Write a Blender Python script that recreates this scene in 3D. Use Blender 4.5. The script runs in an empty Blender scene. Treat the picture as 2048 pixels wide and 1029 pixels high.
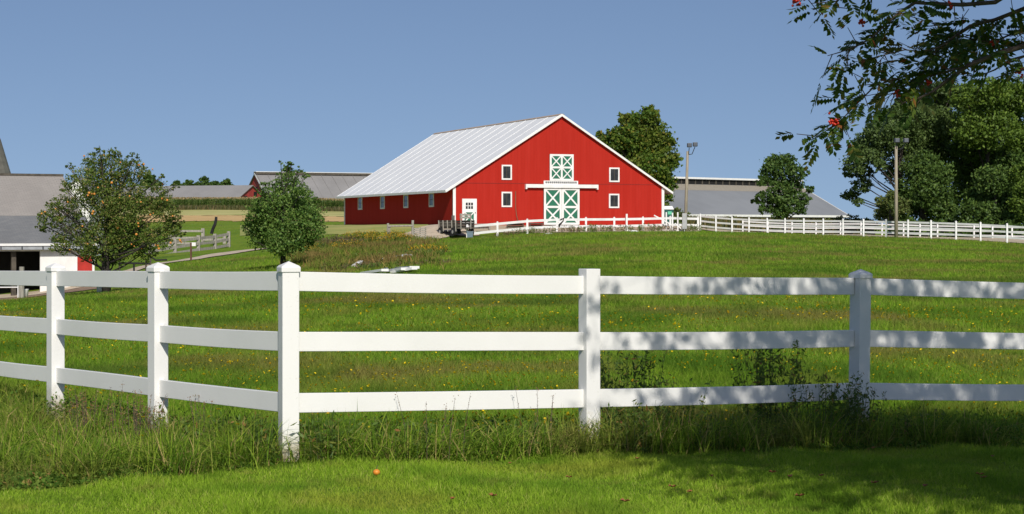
import bpy, math, random
import numpy as np
from mathutils import Vector, Matrix
random.seed(7); RNG = np.random.default_rng(7)
PI = math.pi
scene = bpy.context.scene
COL = scene.collection
F = 3600.0; HOR = 455.0; EYE = 1.73          # focal length and horizon in photo pixels, eye height in metres

def gx(px, Y): return (px - 1024.0) * Y / F
def gz(py, Y): return EYE + (HOR - py) * Y / F
def P(px, py, Y): return (gx(px, Y), Y, gz(py, Y))

# ------------------------------------------------------------------ materials
def new_mat(name):
    m = bpy.data.materials.new(name); m.use_nodes = True
    nt = m.node_tree; nt.nodes.clear()
    out = nt.nodes.new('ShaderNodeOutputMaterial')
    return m, nt, out

def ramp(nt, fac, stops):
    r = nt.nodes.new('ShaderNodeValToRGB')
    el = r.color_ramp.elements
    while len(el) < len(stops): el.new(0.5)
    for e, (p, c) in zip(el, stops):
        e.position = p; e.color = (c[0], c[1], c[2], 1)
    nt.links.new(fac, r.inputs[0]); return r.outputs[0]

def noise(nt, scale, detail=4, rough=.55, vec=None, stretch=None):
    n = nt.nodes.new('ShaderNodeTexNoise'); n.inputs['Scale'].default_value = scale
    n.inputs['Detail'].default_value = detail; n.inputs['Roughness'].default_value = rough
    tc = nt.nodes.new('ShaderNodeTexCoord')
    v = tc.outputs['Object'] if vec is None else vec
    if stretch:
        mp = nt.nodes.new('ShaderNodeMapping'); mp.inputs['Scale'].default_value = stretch
        nt.links.new(v, mp.inputs[0]); v = mp.outputs[0]
    nt.links.new(v, n.inputs['Vector']); return n.outputs[0]

def mixc(nt, fac, a, b, mode='MIX'):
    m = nt.nodes.new('ShaderNodeMix'); m.data_type = 'RGBA'; m.blend_type = mode
    def put(s, v):
        if isinstance(v, (int, float)): s.default_value = v
        elif isinstance(v, tuple): s.default_value = (v[0], v[1], v[2], 1)
        else: nt.links.new(v, s)
    put(m.inputs[0], fac); put(m.inputs[6], a); put(m.inputs[7], b)
    return m.outputs[2]

def simple(name, col, rough=.6, var=.12, scale=3., bump=0., bscale=40., metal=0., stretch=None, spec=.4, col2=None):
    m, nt, out = new_mat(name)
    b = nt.nodes.new('ShaderNodeBsdfPrincipled')
    c2 = col2 if col2 else tuple(c * (1 - var * 2.2) for c in col)
    n = noise(nt, scale, 5, .6, stretch=stretch)
    c = ramp(nt, n, [(.3, c2), (.62, col)])
    nt.links.new(c, b.inputs['Base Color'])
    b.inputs['Roughness'].default_value = rough; b.inputs['Metallic'].default_value = metal
    b.inputs['Specular IOR Level'].default_value = spec
    if bump:
        bn = nt.nodes.new('ShaderNodeBump'); bn.inputs['Strength'].default_value = bump
        bn.inputs['Distance'].default_value = .02
        nt.links.new(noise(nt, bscale, 3, stretch=stretch), bn.inputs['Height']); nt.links.new(bn.outputs[0], b.inputs['Normal'])
    nt.links.new(b.outputs[0], out.inputs[0]); return m

def leafmat(name, stops, trans=.35, rough=.55, patch=None, spec=.25):
    """leaf or blade surface: every island its own tint, larger patches by position, some light passing through"""
    m, nt, out = new_mat(name)
    g = nt.nodes.new('ShaderNodeNewGeometry')
    c = ramp(nt, g.outputs['Random Per Island'], stops)
    if patch:
        for (sc, lo, hi, col, amt) in patch:
            n = noise(nt, sc, 3, .5, vec=g.outputs['Position'])
            f = ramp(nt, n, [(lo, (0, 0, 0)), (hi, (amt, amt, amt))])
            c = mixc(nt, f, c, col)
    b = nt.nodes.new('ShaderNodeBsdfPrincipled'); b.inputs['Roughness'].default_value = rough
    b.inputs['Specular IOR Level'].default_value = spec
    t = nt.nodes.new('ShaderNodeBsdfTranslucent')
    nt.links.new(c, b.inputs['Base Color'])
    ct = mixc(nt, .5, c, (.2, .34, .02), 'MIX'); nt.links.new(mixc(nt, .6, c, ct), t.inputs[0])
    ms = nt.nodes.new('ShaderNodeMixShader'); ms.inputs[0].default_value = trans
    nt.links.new(b.outputs[0], ms.inputs[1]); nt.links.new(t.outputs[0], ms.inputs[2])
    nt.links.new(ms.outputs[0], out.inputs[0]); return m

M = {}
M['vinyl'] = simple('white_vinyl', (.80, .79, .76), .38, .03, 1.2, .05, 60, spec=.5, col2=(.74, .735, .70))
def dirty_vinyl():
    m, nt, out = new_mat('post_vinyl'); b = nt.nodes.new('ShaderNodeBsdfPrincipled')
    tc = nt.nodes.new('ShaderNodeTexCoord'); sx = nt.nodes.new('ShaderNodeSeparateXYZ'); nt.links.new(tc.outputs['Object'], sx.inputs[0])
    n = noise(nt, 14, 6, .7)
    ad = nt.nodes.new('ShaderNodeMath'); ad.operation = 'MULTIPLY_ADD'; ad.inputs[1].default_value = .42; nt.links.new(n, ad.inputs[0]); nt.links.new(sx.outputs[2], ad.inputs[2])
    c = ramp(nt, ad.outputs[0], [(.24, (.30, .26, .17)), (.34, (.62, .59, .50)), (.46, (.79, .78, .75))])
    c = mixc(nt, ramp(nt, noise(nt, 40, 3), [(.66, (0, 0, 0)), (.72, (.35, .35, .35))]), c, (.5, .48, .42))
    nt.links.new(c, b.inputs['Base Color']); b.inputs['Roughness'].default_value = .4
    nt.links.new(b.outputs[0], out.inputs[0]); return m
M['vinyl_post'] = dirty_vinyl()
M['white'] = simple('white_paint', (.80, .79, .76), .5, .06, 2.)
M['white_far'] = simple('white_board', (.82, .81, .79), .5, .08, 1.)

def siding(name, c1, c2, pitch=.3, rough=.65):
    """painted vertical boards: narrow grooves and slight board to board change"""
    m, nt, out = new_mat(name); b = nt.nodes.new('ShaderNodeBsdfPrincipled')
    at = nt.nodes.new('ShaderNodeUVMap'); sx = nt.nodes.new('ShaderNodeSeparateXYZ'); nt.links.new(at.outputs[0], sx.inputs[0])
    def mth(op, a, v=None):
        n = nt.nodes.new('ShaderNodeMath'); n.operation = op; nt.links.new(a, n.inputs[0])
        if v is not None: n.inputs[1].default_value = v
        return n.outputs[0]
    d = mth('DIVIDE', sx.outputs[0], pitch); fr = mth('FRACT', d); fl = mth('FLOOR', d)
    wn = nt.nodes.new('ShaderNodeTexWhiteNoise'); wn.noise_dimensions = '1D'; nt.links.new(fl, wn.inputs['W'])
    base = mixc(nt, wn.outputs[0], c1, c2)
    n = noise(nt, .6, 6, .65, vec=at.outputs[0], stretch=(3, .35, 1))
    base = mixc(nt, ramp(nt, n, [(.42, (0, 0, 0)), (.75, (.45, .45, .45))]), base, tuple(x * 1.25 + .01 for x in c2))
    gr = ramp(nt, fr, [(.0, (1, 1, 1)), (.09, (0, 0, 0))])
    base = mixc(nt, gr, base, tuple(x * .8 for x in c1))
    nt.links.new(base, b.inputs['Base Color']); b.inputs['Roughness'].default_value = .85; b.inputs['Specular IOR Level'].default_value = .08
    nt.links.new(b.outputs[0], out.inputs[0]); return m
M['red'] = siding('red_siding', (.395, .023, .014), (.37, .020, .012), .3)
M['red_door'] = simple('red_door_paint', (.45, .03, .02), .5)
M['red_far'] = simple('faded_red_siding', (.42, .055, .045), .7, .15, .4, stretch=(6, 6, .5))
M['green'] = simple('green_paint', (.022, .15, .085), .5, .08, 1.)
M['roof_white'] = simple('painted_metal_roof', (.82, .82, .81), .5, .03, .25, col2=(.77, .77, .765))
M['roof_rib'] = simple('roof_rib_metal', (.84, .83, .81), .45, .03)
M['trim_tan'] = simple('tan_flashing', (.50, .38, .28), .6, .1)
M['glass'] = simple('dark_glass', (.035, .035, .033), .12, .3, 2., spec=.5)
M['frame_gray'] = simple('grey_mullion', (.07, .06, .045), .5)
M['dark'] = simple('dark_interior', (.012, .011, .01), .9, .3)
M['wood'] = simple('weathered_grey_wood', (.38, .35, .30), .8, .25, 2., .3, 30, stretch=(8, 8, 1))
M['wood_dk'] = simple('dark_old_wood', (.10, .085, .065), .85, .25, 3., .3, 30)
M['wood_post'] = simple('brown_post_wood', (.20, .14, .09), .85, .25, 5., .3, 30)
M['pole'] = simple('utility_pole_wood', (.36, .31, .23), .8, .2, 1.2, .3, 20, stretch=(9, 9, .6))
M['lampmetal'] = simple('dark_lamp_metal', (.025, .028, .033), .4)
M['black'] = simple('black_iron', (.02, .018, .017), .5, .2)
M['rust'] = simple('rusty_steel', (.13, .055, .035), .8, .3, 20)
M['rubber'] = simple('black_rubber', (.018, .018, .018), .8)
M['rim'] = simple('pale_wheel_rim', (.5, .48, .45), .5)
M['bluebin'] = simple('blue_grey_plastic', (.16, .22, .27), .5, .1)
M['toilet_green'] = simple('teal_plastic', (.006, .09, .075), .45, .08)
M['toilet_sign'] = simple('mint_sign', (.12, .55, .33), .5, .08)
M['cable'] = simple('brown_cable', (.22, .11, .06), .7, .1)
M['stem_green'] = simple('green_stem', (.07, .11, .03), .7)
M['bark'] = simple('grey_bark', (.10, .085, .065), .9, .25, 6., .6, 20, stretch=(4, 4, .8))
M['bark_dk'] = simple('dark_bark', (.055, .045, .037), .9, .25, 6., .6, 20)
M['twig'] = simple('brown_twig', (.12, .09, .07), .8, .2, 10.)

def shingle(name, c1, c2, row=.15, sc=1.):
    m, nt, out = new_mat(name); b = nt.nodes.new('ShaderNodeBsdfPrincipled')
    uv = nt.nodes.new('ShaderNodeUVMap'); br = nt.nodes.new('ShaderNodeTexBrick')
    nt.links.new(uv.outputs[0], br.inputs['Vector']); br.inputs['Scale'].default_value = 1.
    br.inputs['Brick Width'].default_value = .33 * sc; br.inputs['Row Height'].default_value = row * sc
    br.inputs['Mortar Size'].default_value = .01; br.inputs['Color1'].default_value = (*c1, 1); br.inputs['Color2'].default_value = (*c2, 1)
    br.inputs['Mortar'].default_value = (c1[0]*.6, c1[1]*.6, c1[2]*.6, 1)
    n = noise(nt, .5, 5, .6, vec=uv.outputs[0], stretch=(1, .4, 1))
    c = mixc(nt, ramp(nt, n, [(.35, (0, 0, 0)), (.7, (.6, .6, .6))]), br.outputs[0], tuple(x * .72 for x in c2))
    nt.links.new(c, b.inputs['Base Color']); b.inputs['Roughness'].default_value = .85
    nt.links.new(b.outputs[0], out.inputs[0]); return m
M['shingle_tan'] = shingle('tan_shingles', (.34, .31, .28), (.30, .275, .25))
M['shingle_gray'] = shingle('grey_shingles', (.22, .22, .215), (.17, .175, .18))
M['roof_gray'] = simple('dull_metal_roof', (.235, .245, .255), .6, .08, .12, stretch=(1, 1, 1))
M['roof_brown'] = simple('old_metal_roof', (.27, .26, .25), .6, .1, .12)
M['roof_tan'] = simple('tan_roof_strip', (.31, .275, .22), .6, .1)

def ground_mat():
    m, nt, out = new_mat('field_grass_ground'); b = nt.nodes.new('ShaderNodeBsdfPrincipled')
    c = ramp(nt, noise(nt, 1.7, 6, .7), [(.30, (.085, .155, .014)), (.5, (.14, .24, .018)), (.68, (.21, .31, .03))])
    c2 = ramp(nt, noise(nt, 9, 5, .75), [(.3, (.085, .155, .014)), (.7, (.21, .30, .028))])
    c = mixc(nt, .45, c, c2)
    # broad patches: yellow green, brownish thatch, dark clover
    c = mixc(nt, ramp(nt, noise(nt, .09, 4, .6), [(.46, (0, 0, 0)), (.62, (.55, .55, .55))]), c, (.22, .26, .03))
    c = mixc(nt, ramp(nt, noise(nt, .23, 5, .65, stretch=(1, .55, 1)), [(.52, (0, 0, 0)), (.68, (.75, .75, .75))]), c, (.07, .14, .014))
    c = mixc(nt, ramp(nt, noise(nt, .16, 6, .7, stretch=(1, .5, 1)), [(.57, (0, 0, 0)), (.68, (.7, .7, .7))]), c, (.22, .15, .06))
    nt.links.new(c, b.inputs['Base Color']); b.inputs['Roughness'].default_value = .95; b.inputs['Specular IOR Level'].default_value = .1
    bn = nt.nodes.new('ShaderNodeBump'); bn.inputs['Strength'].default_value = .9; bn.inputs['Distance'].default_value = .12
    nt.links.new(noise(nt, 5, 6, .8), bn.inputs['Height']); nt.links.new(bn.outputs[0], b.inputs['Normal'])
    nt.links.new(b.outputs[0], out.inputs[0]); return m
M['ground'] = ground_mat()
M['gravel'] = simple('pale_gravel', (.56, .46, .34), .95, .14, 1.5, .5, 12)
M['yard'] = simple('reddish_yard_dirt', (.30, .20, .13), .95, .2, .8, .5, 8)
M['drydirt'] = simple('dry_tan_dirt', (.62, .40, .17), .95, .22, .12, .5, 3, stretch=(1, 2.5, 1), col2=(.42, .31, .11))
M['palegrass'] = simple('pale_meadow', (.50, .45, .17), .95, .25, .15, .8, 3, col2=(.30, .31, .08))
M['drylawn'] = simple('dry_short_turf', (.36, .33, .10), .95, .2, .2, .5, 5, stretch=(.7, 1.6, 1), col2=(.13, .22, .025))
M['sand'] = simple('arena_sand', (.48, .40, .28), .95, .1, .6, .3, 8)

# ------------------------------------------------------------------ terrain
CP = [(-9, -20, 0), (9, -20, 0), (0, 0, 0), (-7, 6, 0), (7, 6, 0), (0, 9, 0.0), (-3.4, 12, -.02), (3.5, 11.5, -.02),
      (-1.65, 13.3, 0), (.615, 14.3, -.045), (2.97, 15.45, -.11), (5.31, 16.17, -.19), (-2.95, 15.0, -.04), (-4.26, 16.8, -.08), (-5.6, 18.7, -.12),
      (-25, 0, -.3), (25, 0, -.3), (-14, 20, -.25), (14, 20, -.3),
      (0, 25, .02), (4, 40, .18), (10, 40, .1), (-6, 40, -.02), (2, 80, .62), (16, 80, .3), (-4, 80, .35), (12, 110, 1.05), (26, 110, .45), (2, 112, 1.0)]
for px, py, Y in [(2014, 487, 138), (2500, 500, 135), (1700, 473, 150), (1498, 466, 163), (1396, 461, 162), (1250, 466, 142), (1286, 460.5, 157.5), (1172, 463, 153.6), (1054, 468, 149.8), (935, 480, 145.5), (1100, 472, 138), (1485, 464.5, 170), (1700, 471, 163), (2000, 478.5, 154), (800, 457, 150), (880, 457, 150), (780, 450.3, 172), (730, 450.5, 182), (840, 450.3, 163),
                  (830, 481, 140), (775, 484, 138), (640, 491, 130), (400, 514, 118), (250, 545, 100), (60, 590, 97), (-300, 600, 95), (210, 591, 75), (565, 537, 85),
                  (382, 522, 112), (397, 502, 132), (457, 495, 137), (500, 452, 185), (500, 440, 240), (500, 428, 290), (500, 420, 345), (300, 428, 290), (300, 420, 345),
                  (690, 450, 192), (905, 450, 156.5), (0, 470, 180), (-200, 440, 300), (150, 600, 55), (500, 590, 45), (700, 520, 100)]:
    CP.append((gx(px, Y), Y, gz(py, Y)))
CP += [(13.8, 163.7, 1.9), (1.3, 196, 1.9), (-17.5, 189, 1.95), (45, 185, .5), (80, 185, .4), (60, 140, .3), (38, 290, 1.2), (75, 300, .8), (130, 200, 0),
       (-50, 420, 6.4), (0, 420, 5), (-120, 420, 6), (-120, 100, -2.5), (-120, 200, 0), (120, 60, -1), (250, 450, 0), (100, 600, 1), (-100, 700, 6), (-400, 400, 3), (-400, 0, -4),
       (400, 0, -4), (400, 900, 0), (-400, 1100, 3), (0, 1300, 2), (0, -300, -2), (300, -300, -4), (-300, -300, -4)]
CP = np.array(CP, float)
def _tps(a, b):
    r2 = ((a[:, None, :] - b[None, :, :]) ** 2).sum(-1)
    return r2 * np.log(r2 + 1e-9) * .5
S_ = 100.
_xy = CP[:, :2] / S_
n_ = len(CP)
K = _tps(_xy, _xy) + np.eye(n_) * 1e-6
Pm = np.c_[np.ones(n_), _xy]
A_ = np.block([[K, Pm], [Pm.T, np.zeros((3, 3))]])
sol = np.linalg.solve(A_, np.r_[CP[:, 2], np.zeros(3)])
def terr(xy):
    q = xy / S_
    z = np.empty(len(q))
    for i in range(0, len(q), 20000):
        s = q[i:i+20000]
        z[i:i+20000] = _tps(s, _xy) @ sol[:n_] + np.c_[np.ones(len(s)), s] @ sol[n_:]
    x, y = xy[:, 0], xy[:, 1]
    amp = np.clip((y - 8) / 60, 0, 1)
    z += amp * .03 * (np.sin(x * .43 + 1.3 * np.sin(y * .21)) + np.sin(y * .37 + x * .11 + 2.)) + .008 * np.sin(x * 2.1 + y * 1.3) * np.clip(y / 10, 0, 1)
    return z
def spaced(a, knots):
    out = [a]
    for end, step in knots:
        while out[-1] < end - 1e-6: out.append(min(end, out[-1] + step))
    return out
gxs = spaced(0, [(8, .5), (16, 1), (60, 2), (120, 5), (260, 20), (600, 60), (1500, 150)])
GX = np.array(sorted(set([-v for v in gxs] + gxs)))
GY = np.array(spaced(-300, [(-40, 40), (0, 5), (8, 1), (22, .5), (40, 1), (210, 2), (400, 6), (700, 30), (1800, 150)]))
_XX, _YY = np.meshgrid(GX, GY)
GZ = terr(np.c_[_XX.ravel(), _YY.ravel()]).reshape(_XX.shape)
def HV(x, y):
    x = np.asarray(x, float); y = np.asarray(y, float)
    i = np.clip(np.searchsorted(GX, x) - 1, 0, len(GX) - 2); j = np.clip(np.searchsorted(GY, y) - 1, 0, len(GY) - 2)
    u = (x - GX[i]) / (GX[i+1] - GX[i]); v = (y - GY[j]) / (GY[j+1] - GY[j])
    z00 = GZ[j, i]; z10 = GZ[j, i+1]; z01 = GZ[j+1, i]; z11 = GZ[j+1, i+1]
    lo = z00 + u * (z10 - z00) + v * (z11 - z10)       # triangle 00,10,11
    hi = z00 + v * (z01 - z00) + u * (z11 - z01)       # triangle 00,11,01
    return np.where(u >= v, lo, hi)
def H(x, y): return float(HV([x], [y])[0])

# ------------------------------------------------------------------ mesh helpers
def fast_mesh(name, verts, tris=None, quads=None, mat=None, smooth=False):
    me = bpy.data.meshes.new(name)
    verts = np.asarray(verts, np.float32); me.vertices.add(len(verts)); me.vertices.foreach_set('co', verts.ravel())
    nt_ = 0 if tris is None else len(tris); nq = 0 if quads is None else len(quads)
    idx = []
    if nt_: idx.append(np.asarray(tris, np.int32).ravel())
    if nq: idx.append(np.asarray(quads, np.int32).ravel())
    idx = np.concatenate(idx); me.loops.add(len(idx)); me.loops.foreach_set('vertex_index', idx)
    tot = np.r_[np.full(nt_, 3), np.full(nq, 4)].astype(np.int32)
    me.polygons.add(len(tot)); me.polygons.foreach_set('loop_start', np.r_[0, np.cumsum(tot)[:-1]].astype(np.int32))
    try: me.polygons.foreach_set('loop_total', tot)
    except Exception: pass
    if smooth: me.polygons.foreach_set('use_smooth', np.ones(len(tot), bool))
    me.update(calc_edges=True)
    if mat: me.materials.append(mat)
    return me

ORG = {}
def link(name, me, parent=None, loc=(0, 0, 0)):
    o = bpy.data.objects.new(name, me); COL.objects.link(o); o.location = loc
    if parent is not None: o.parent = parent
    return o
def tag(o, label=None, cat=None, group=None, kind=None):
    if label: o['label'] = label
    if cat: o['category'] = cat
    if group: o['group'] = group
    if kind: o['kind'] = kind
    return o
def thing(name, label, cat, loc, group=None):
    o = bpy.data.objects.new(name, None); COL.objects.link(o); o.location = loc; o.empty_display_size = .2
    ORG[o.name] = np.array(loc, float)
    return tag(o, label, cat, group)

class MB:
    def __init__(s, T=None): s.v = []; s.f = []; s.uv = []; s.T = T
    def _add(s, vs, fs, uvs=None):
        b = len(s.v); s.v += [tuple(v) for v in vs]
        for k, f in enumerate(fs):
            s.f.append([b + i for i in f]); s.uv.append(uvs[k] if uvs else None)
    def box(s, x0, x1, y0, y1, z0, z1):
        vs = [(x, y, z) for z in (z0, z1) for y in (y0, y1) for x in (x0, x1)]
        fs = [(0, 2, 3, 1), (4, 5, 7, 6), (0, 1, 5, 4), (2, 6, 7, 3), (0, 4, 6, 2), (1, 3, 7, 5)]
        s._add(vs, fs); return s
    def poly(s, pts, uvs=None): s._add(pts, [tuple(range(len(pts)))], [uvs] if uvs else None); return s
    def beam(s, p0, p1, w, h, up=(0, 0, 1), inset=0):
        p0 = Vector(p0); p1 = Vector(p1); d = (p1 - p0).normalized(); u = Vector(up)
        sd = d.cross(u).normalized(); u = sd.cross(d).normalized()
        vs = [p + sd * a * w / 2 + u * b * h / 2 for p in (p0, p1) for a, b in ((-1, -1), (1, -1), (1, 1), (-1, 1))]
        fs = [(0, 1, 2, 3), (7, 6, 5, 4), (0, 4, 5, 1), (1, 5, 6, 2), (2, 6, 7, 3), (3, 7, 4, 0)]
        s._add(vs, fs); return s
    def tube(s, pts, rs, n=8, cap=True):
        pts = [Vector(p) for p in pts]; rings = []; b = len(s.v); ref = None
        for i, p in enumerate(pts):
            d = (pts[min(i+1, len(pts)-1)] - pts[max(i-1, 0)])
            d = d.normalized() if d.length > 1e-9 else Vector((0, 0, 1))
            if ref is None:
                ref = Vector((1, 0, 0)) if abs(d.x) < .8 else Vector((0, 1, 0))
            a = d.cross(ref).normalized(); c = a.cross(d).normalized(); ref = c
            r = rs[i] if isinstance(rs, (list, tuple)) else rs
            for k in range(n):
                t = 2 * PI * k / n; s.v.append(tuple(p + a * math.cos(t) * r + c * math.sin(t) * r))
        for i in range(len(pts) - 1):
            for k in range(n):
                s.f.append([b+i*n+k, b+i*n+(k+1) % n, b+(i+1)*n+(k+1) % n, b+(i+1)*n+k]); s.uv.append(None)
        if cap:
            s.f.append([b+k for k in reversed(range(n))]); s.uv.append(None)
            s.f.append([b+(len(pts)-1)*n+k for k in range(n)]); s.uv.append(None)
        return s
    def lathe(s, c, prof, n=12):
        b = len(s.v)
        for r, z in prof:
            for k in range(n):
                t = 2*PI*k/n; s.v.append((c[0]+r*math.cos(t), c[1]+r*math.sin(t), c[2]+z))
        for i in range(len(prof)-1):
            for k in range(n):
                s.f.append([b+i*n+k, b+i*n+(k+1) % n, b+(i+1)*n+(k+1) % n, b+(i+1)*n+k]); s.uv.append(None)
        s.f.append([b+k for k in reversed(range(n))]); s.uv.append(None)
        s.f.append([b+(len(prof)-1)*n+k for k in range(n)]); s.uv.append(None); return s
    def blob(s, c, r, n=10, m=6, jit=0., sq=(1, 1, 1)):
        b = len(s.v); rr = random.Random(int(abs(c[0]*97+c[1]*31)*10) % 9999)
        for i in range(m+1):
            ph = PI*i/m
            for k in range(n):
                t = 2*PI*k/n; q = r*(1+jit*(rr.random()-.5))
                s.v.append((c[0]+q*sq[0]*math.sin(ph)*math.cos(t), c[1]+q*sq[1]*math.sin(ph)*math.sin(t), c[2]+q*sq[2]*math.cos(ph)))
        for i in range(m):
            for k in range(n):
                s.f.append([b+i*n+k, b+(i+1)*n+k, b+(i+1)*n+(k+1) % n, b+i*n+(k+1) % n]); s.uv.append(None)
        return s
    def build(s, name, mat, parent=None, bevel=0, smooth=False, label=None):
        vs = np.array(s.v, float)
        if s.T is not None: vs = s.T(vs)
        top = parent
        while top is not None and top.parent is not None: top = top.parent
        loc = (0, 0, 0)
        if top is not None: vs = vs - ORG[top.name]
        else:
            c = np.array([(vs[:, 0].min()+vs[:, 0].max())/2, (vs[:, 1].min()+vs[:, 1].max())/2, vs[:, 2].min()]); vs = vs - c; loc = tuple(c)
        me = bpy.data.meshes.new(name); me.from_pydata([tuple(v) for v in vs], [], s.f)
        if any(u is not None for u in s.uv):
            ul = me.uv_layers.new(name='UVMap')
            for p, u in zip(me.polygons, s.uv):
                if u:
                    for li, q in zip(p.loop_indices, u): ul.data[li].uv = q
        if smooth:
            for p in me.polygons: p.use_smooth = True
        if isinstance(mat, str): mat = M[mat]
        me.materials.append(mat)
        o = link(name, me, parent, loc)
        if bevel:
            bv = o.modifiers.new('bevel', 'BEVEL'); bv.width = bevel; bv.segments = 2; bv.limit_method = 'ANGLE'
        if label: o['label'] = label
        return o

def frame(ox, oy, oz, ang):
    """local (u right, v back, w up) turned by ang about the vertical"""
    c, s = math.cos(ang), math.sin(ang)
    def T(v):
        v = np.asarray(v, float)
        return np.c_[ox + v[:, 0]*c - v[:, 1]*s, oy + v[:, 0]*s + v[:, 1]*c, oz + v[:, 2]]
    return T

# ground sheet
nx, ny = len(GX), len(GY)
vid = np.arange(nx*ny).reshape(ny, nx)
a, b_, c_, d_ = vid[:-1, :-1].ravel(), vid[:-1, 1:].ravel(), vid[1:, 1:].ravel(), vid[1:, :-1].ravel()
me = fast_mesh('ground', np.c_[_XX.ravel(), _YY.ravel(), GZ.ravel()], np.r_[np.c_[a, b_, c_], np.c_[a, c_, d_]], None, M['ground'], True)
tag(link('ground', me), 'green grass field rising gently to the barn', 'ground', kind='structure')

def sheet(name, A, B, mat, off=.04, nu=60, nv=8, rag=.3, label=None, seed=0):
    """a thin layer laid on the ground between edge polyline A and edge polyline B (plan positions)"""
    def res(P_, n):
        P_ = np.array(P_, float); d = np.r_[0, np.cumsum(np.hypot(*(np.diff(P_, axis=0).T)))]
        t = np.linspace(0, d[-1], n); return np.c_[np.interp(t, d, P_[:, 0]), np.interp(t, d, P_[:, 1])]
    A = res(A, nu); B = res(B, nu); t = np.linspace(0, 1, nv)[:, None, None]
    G = A[None]*(1-t) + B[None]*t
    rg = np.random.default_rng(seed); k = np.arange(nu)
    w = sum(np.sin(k*f+rg.uniform(0, 6)) for f in (.7, 1.7, 2.9, .23))*rag/3; w2 = sum(np.sin(k*f+rg.uniform(0, 6)) for f in (.8, 1.5, 3.1, .31))*rag/3
    G[0, :, 1] += w; G[-1, :, 1] += w2
    G = G.reshape(-1, 2); z = HV(G[:, 0], G[:, 1]) + off
    id_ = np.arange(nu*nv).reshape(nv, nu)
    q = np.c_[id_[:-1, :-1].ravel(), id_[:-1, 1:].ravel(), id_[1:, 1:].ravel(), id_[1:, :-1].ravel()]
    return tag(link(name, fast_mesh(name, np.c_[G, z], None, q, mat, True)), label or name, name.replace('_', ' '), kind='structure')
def G2(*l): return [(gx(px, Y), Y) for px, Y in l]
sheet('driveway', G2((-60, 92.5), (120, 94.5), (250, 98), (330, 107), (420, 116), (540, 125), (640, 131), (740, 137), (840, 141), (905, 147), (960, 148)),
      G2((-60, 97), (120, 98.5), (250, 102), (330, 111), (420, 121), (540, 129.5), (640, 135.5), (740, 142), (815, 147), (880, 155.5), (925, 156.2)), M['gravel'], .05, 120, 10, .25, 'pale gravel drive winding up to the red barn')
sheet('yard', G2((-200, 84), (0, 85), (90, 88), (200, 90)), G2((-200, 98), (0, 97), (90, 97), (200, 99)), M['yard'], .03, 60, 10, .5, 'reddish bare dirt before the old shed', 3)
sheet('dry_turf', G2((480, 150), (640, 147), (760, 147), (860, 148)), G2((480, 188), (600, 189), (690, 188), (850, 166)), M['drylawn'], .03, 80, 20, .8, 'dry yellowing turf beside the barn', 5)
sheet('bare_field', G2((200, 222), (450, 228), (760, 226)), G2((200, 270), (450, 272), (760, 275)), M['drydirt'], .05, 80, 14, 2.5, 'tan stubble strip beyond the grey rail fence', 6)
sheet('meadow', G2((150, 271), (450, 273), (760, 276)), G2((150, 338), (450, 340), (760, 343)), M['palegrass'], .05, 80, 14, 2, 'pale seeding meadow strip below the corn', 8)
sheet('barn_apron', G2((930, 150), (1100, 150), (1250, 152), (1400, 158)), G2((915, 156), (1080, 159), (1250, 162.5), (1400, 168)), M['sand'], .04, 60, 8, .2, 'tan sandy ground along the barn front', 9)
sheet('riding_arena', G2((1390, 163.2), (1498, 155.5), (1700, 148.6), (2014, 138.5), (2400, 128)), G2((1420, 178), (1600, 172), (1800, 165), (2060, 156), (2500, 150)), M['sand'], .04, 90, 12, .1, 'tan sand riding arena behind the white rails', 10)

# ------------------------------------------------------------------ near white fence
def post_mb(x, y, g, h, ang, w=.127, lean=(0, 0)):
    m = MB(); c, s = math.cos(ang), math.sin(ang); r = w/2
    bot = [(x + (a*c-b*s)*r, y + (a*s+b*c)*r, g-.35) for a, b in ((-1, -1), (1, -1), (1, 1), (-1, 1))]
    top = [(p[0]+lean[0], p[1]+lean[1], g+h) for p in bot]
    m._add(bot+top, [(3, 2, 1, 0), (4, 5, 6, 7), (0, 1, 5, 4), (1, 2, 6, 5), (2, 3, 7, 6), (3, 0, 4, 7)]); return m
def cap_mb(x, y, z, ang, w=.127):
    m = MB(); c, s = math.cos(ang), math.sin(ang)
    def ring(r, zz): return [(x+(a*c-b*s)*r, y+(a*s+b*c)*r, zz) for a, b in ((-1, -1), (1, -1), (1, 1), (-1, 1))]
    r = w/2+.009
    vs = ring(r, z-.035)+ring(r, z)+ring(r*.86, z+.012)+[(x, y, z+.045)]
    fs = [(3, 2, 1, 0)]
    for l in (0, 4):
        for k in range(4): fs.append((l+k, l+(k+1) % 4, l+4+(k+1) % 4, l+4+k))
    for k in range(4): fs.append((8+k, 8+(k+1) % 4, 12))
    m._add(vs, fs); return m
near = [(-6.95, 20.5, -.16), (-5.6, 18.65, -.12), (-4.26, 16.8, -.08), (-2.95, 15.0, -.04), (-1.65, 13.3, 0.), (.615, 14.3, -.06), (2.97, 15.45, -.108), (5.31, 16.17, -.19), (7.6, 16.9, -.27)]
fence = thing('white_rail_fence', 'white vinyl three-rail fence turning a corner in the rough grass', 'fence', (-1.65, 13.3, 0))
angs = []
for i, (x, y, g) in enumerate(near):
    j = i if i < 4 else i; k0 = (i-1 if i >= 5 else i); k1 = (i if i >= 5 else i+1)
    if i == 4: k0, k1 = 4, 5
    dx, dy = near[k1][0]-near[k0][0], near[k1][1]-near[k0][1]
    angs.append(math.atan2(dy, dx) if i >= 4 else math.atan2(dy, dx)+PI/2)
angs[4] = math.radians(22); angs[5] = math.radians(29); angs[6] = math.radians(33)
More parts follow.
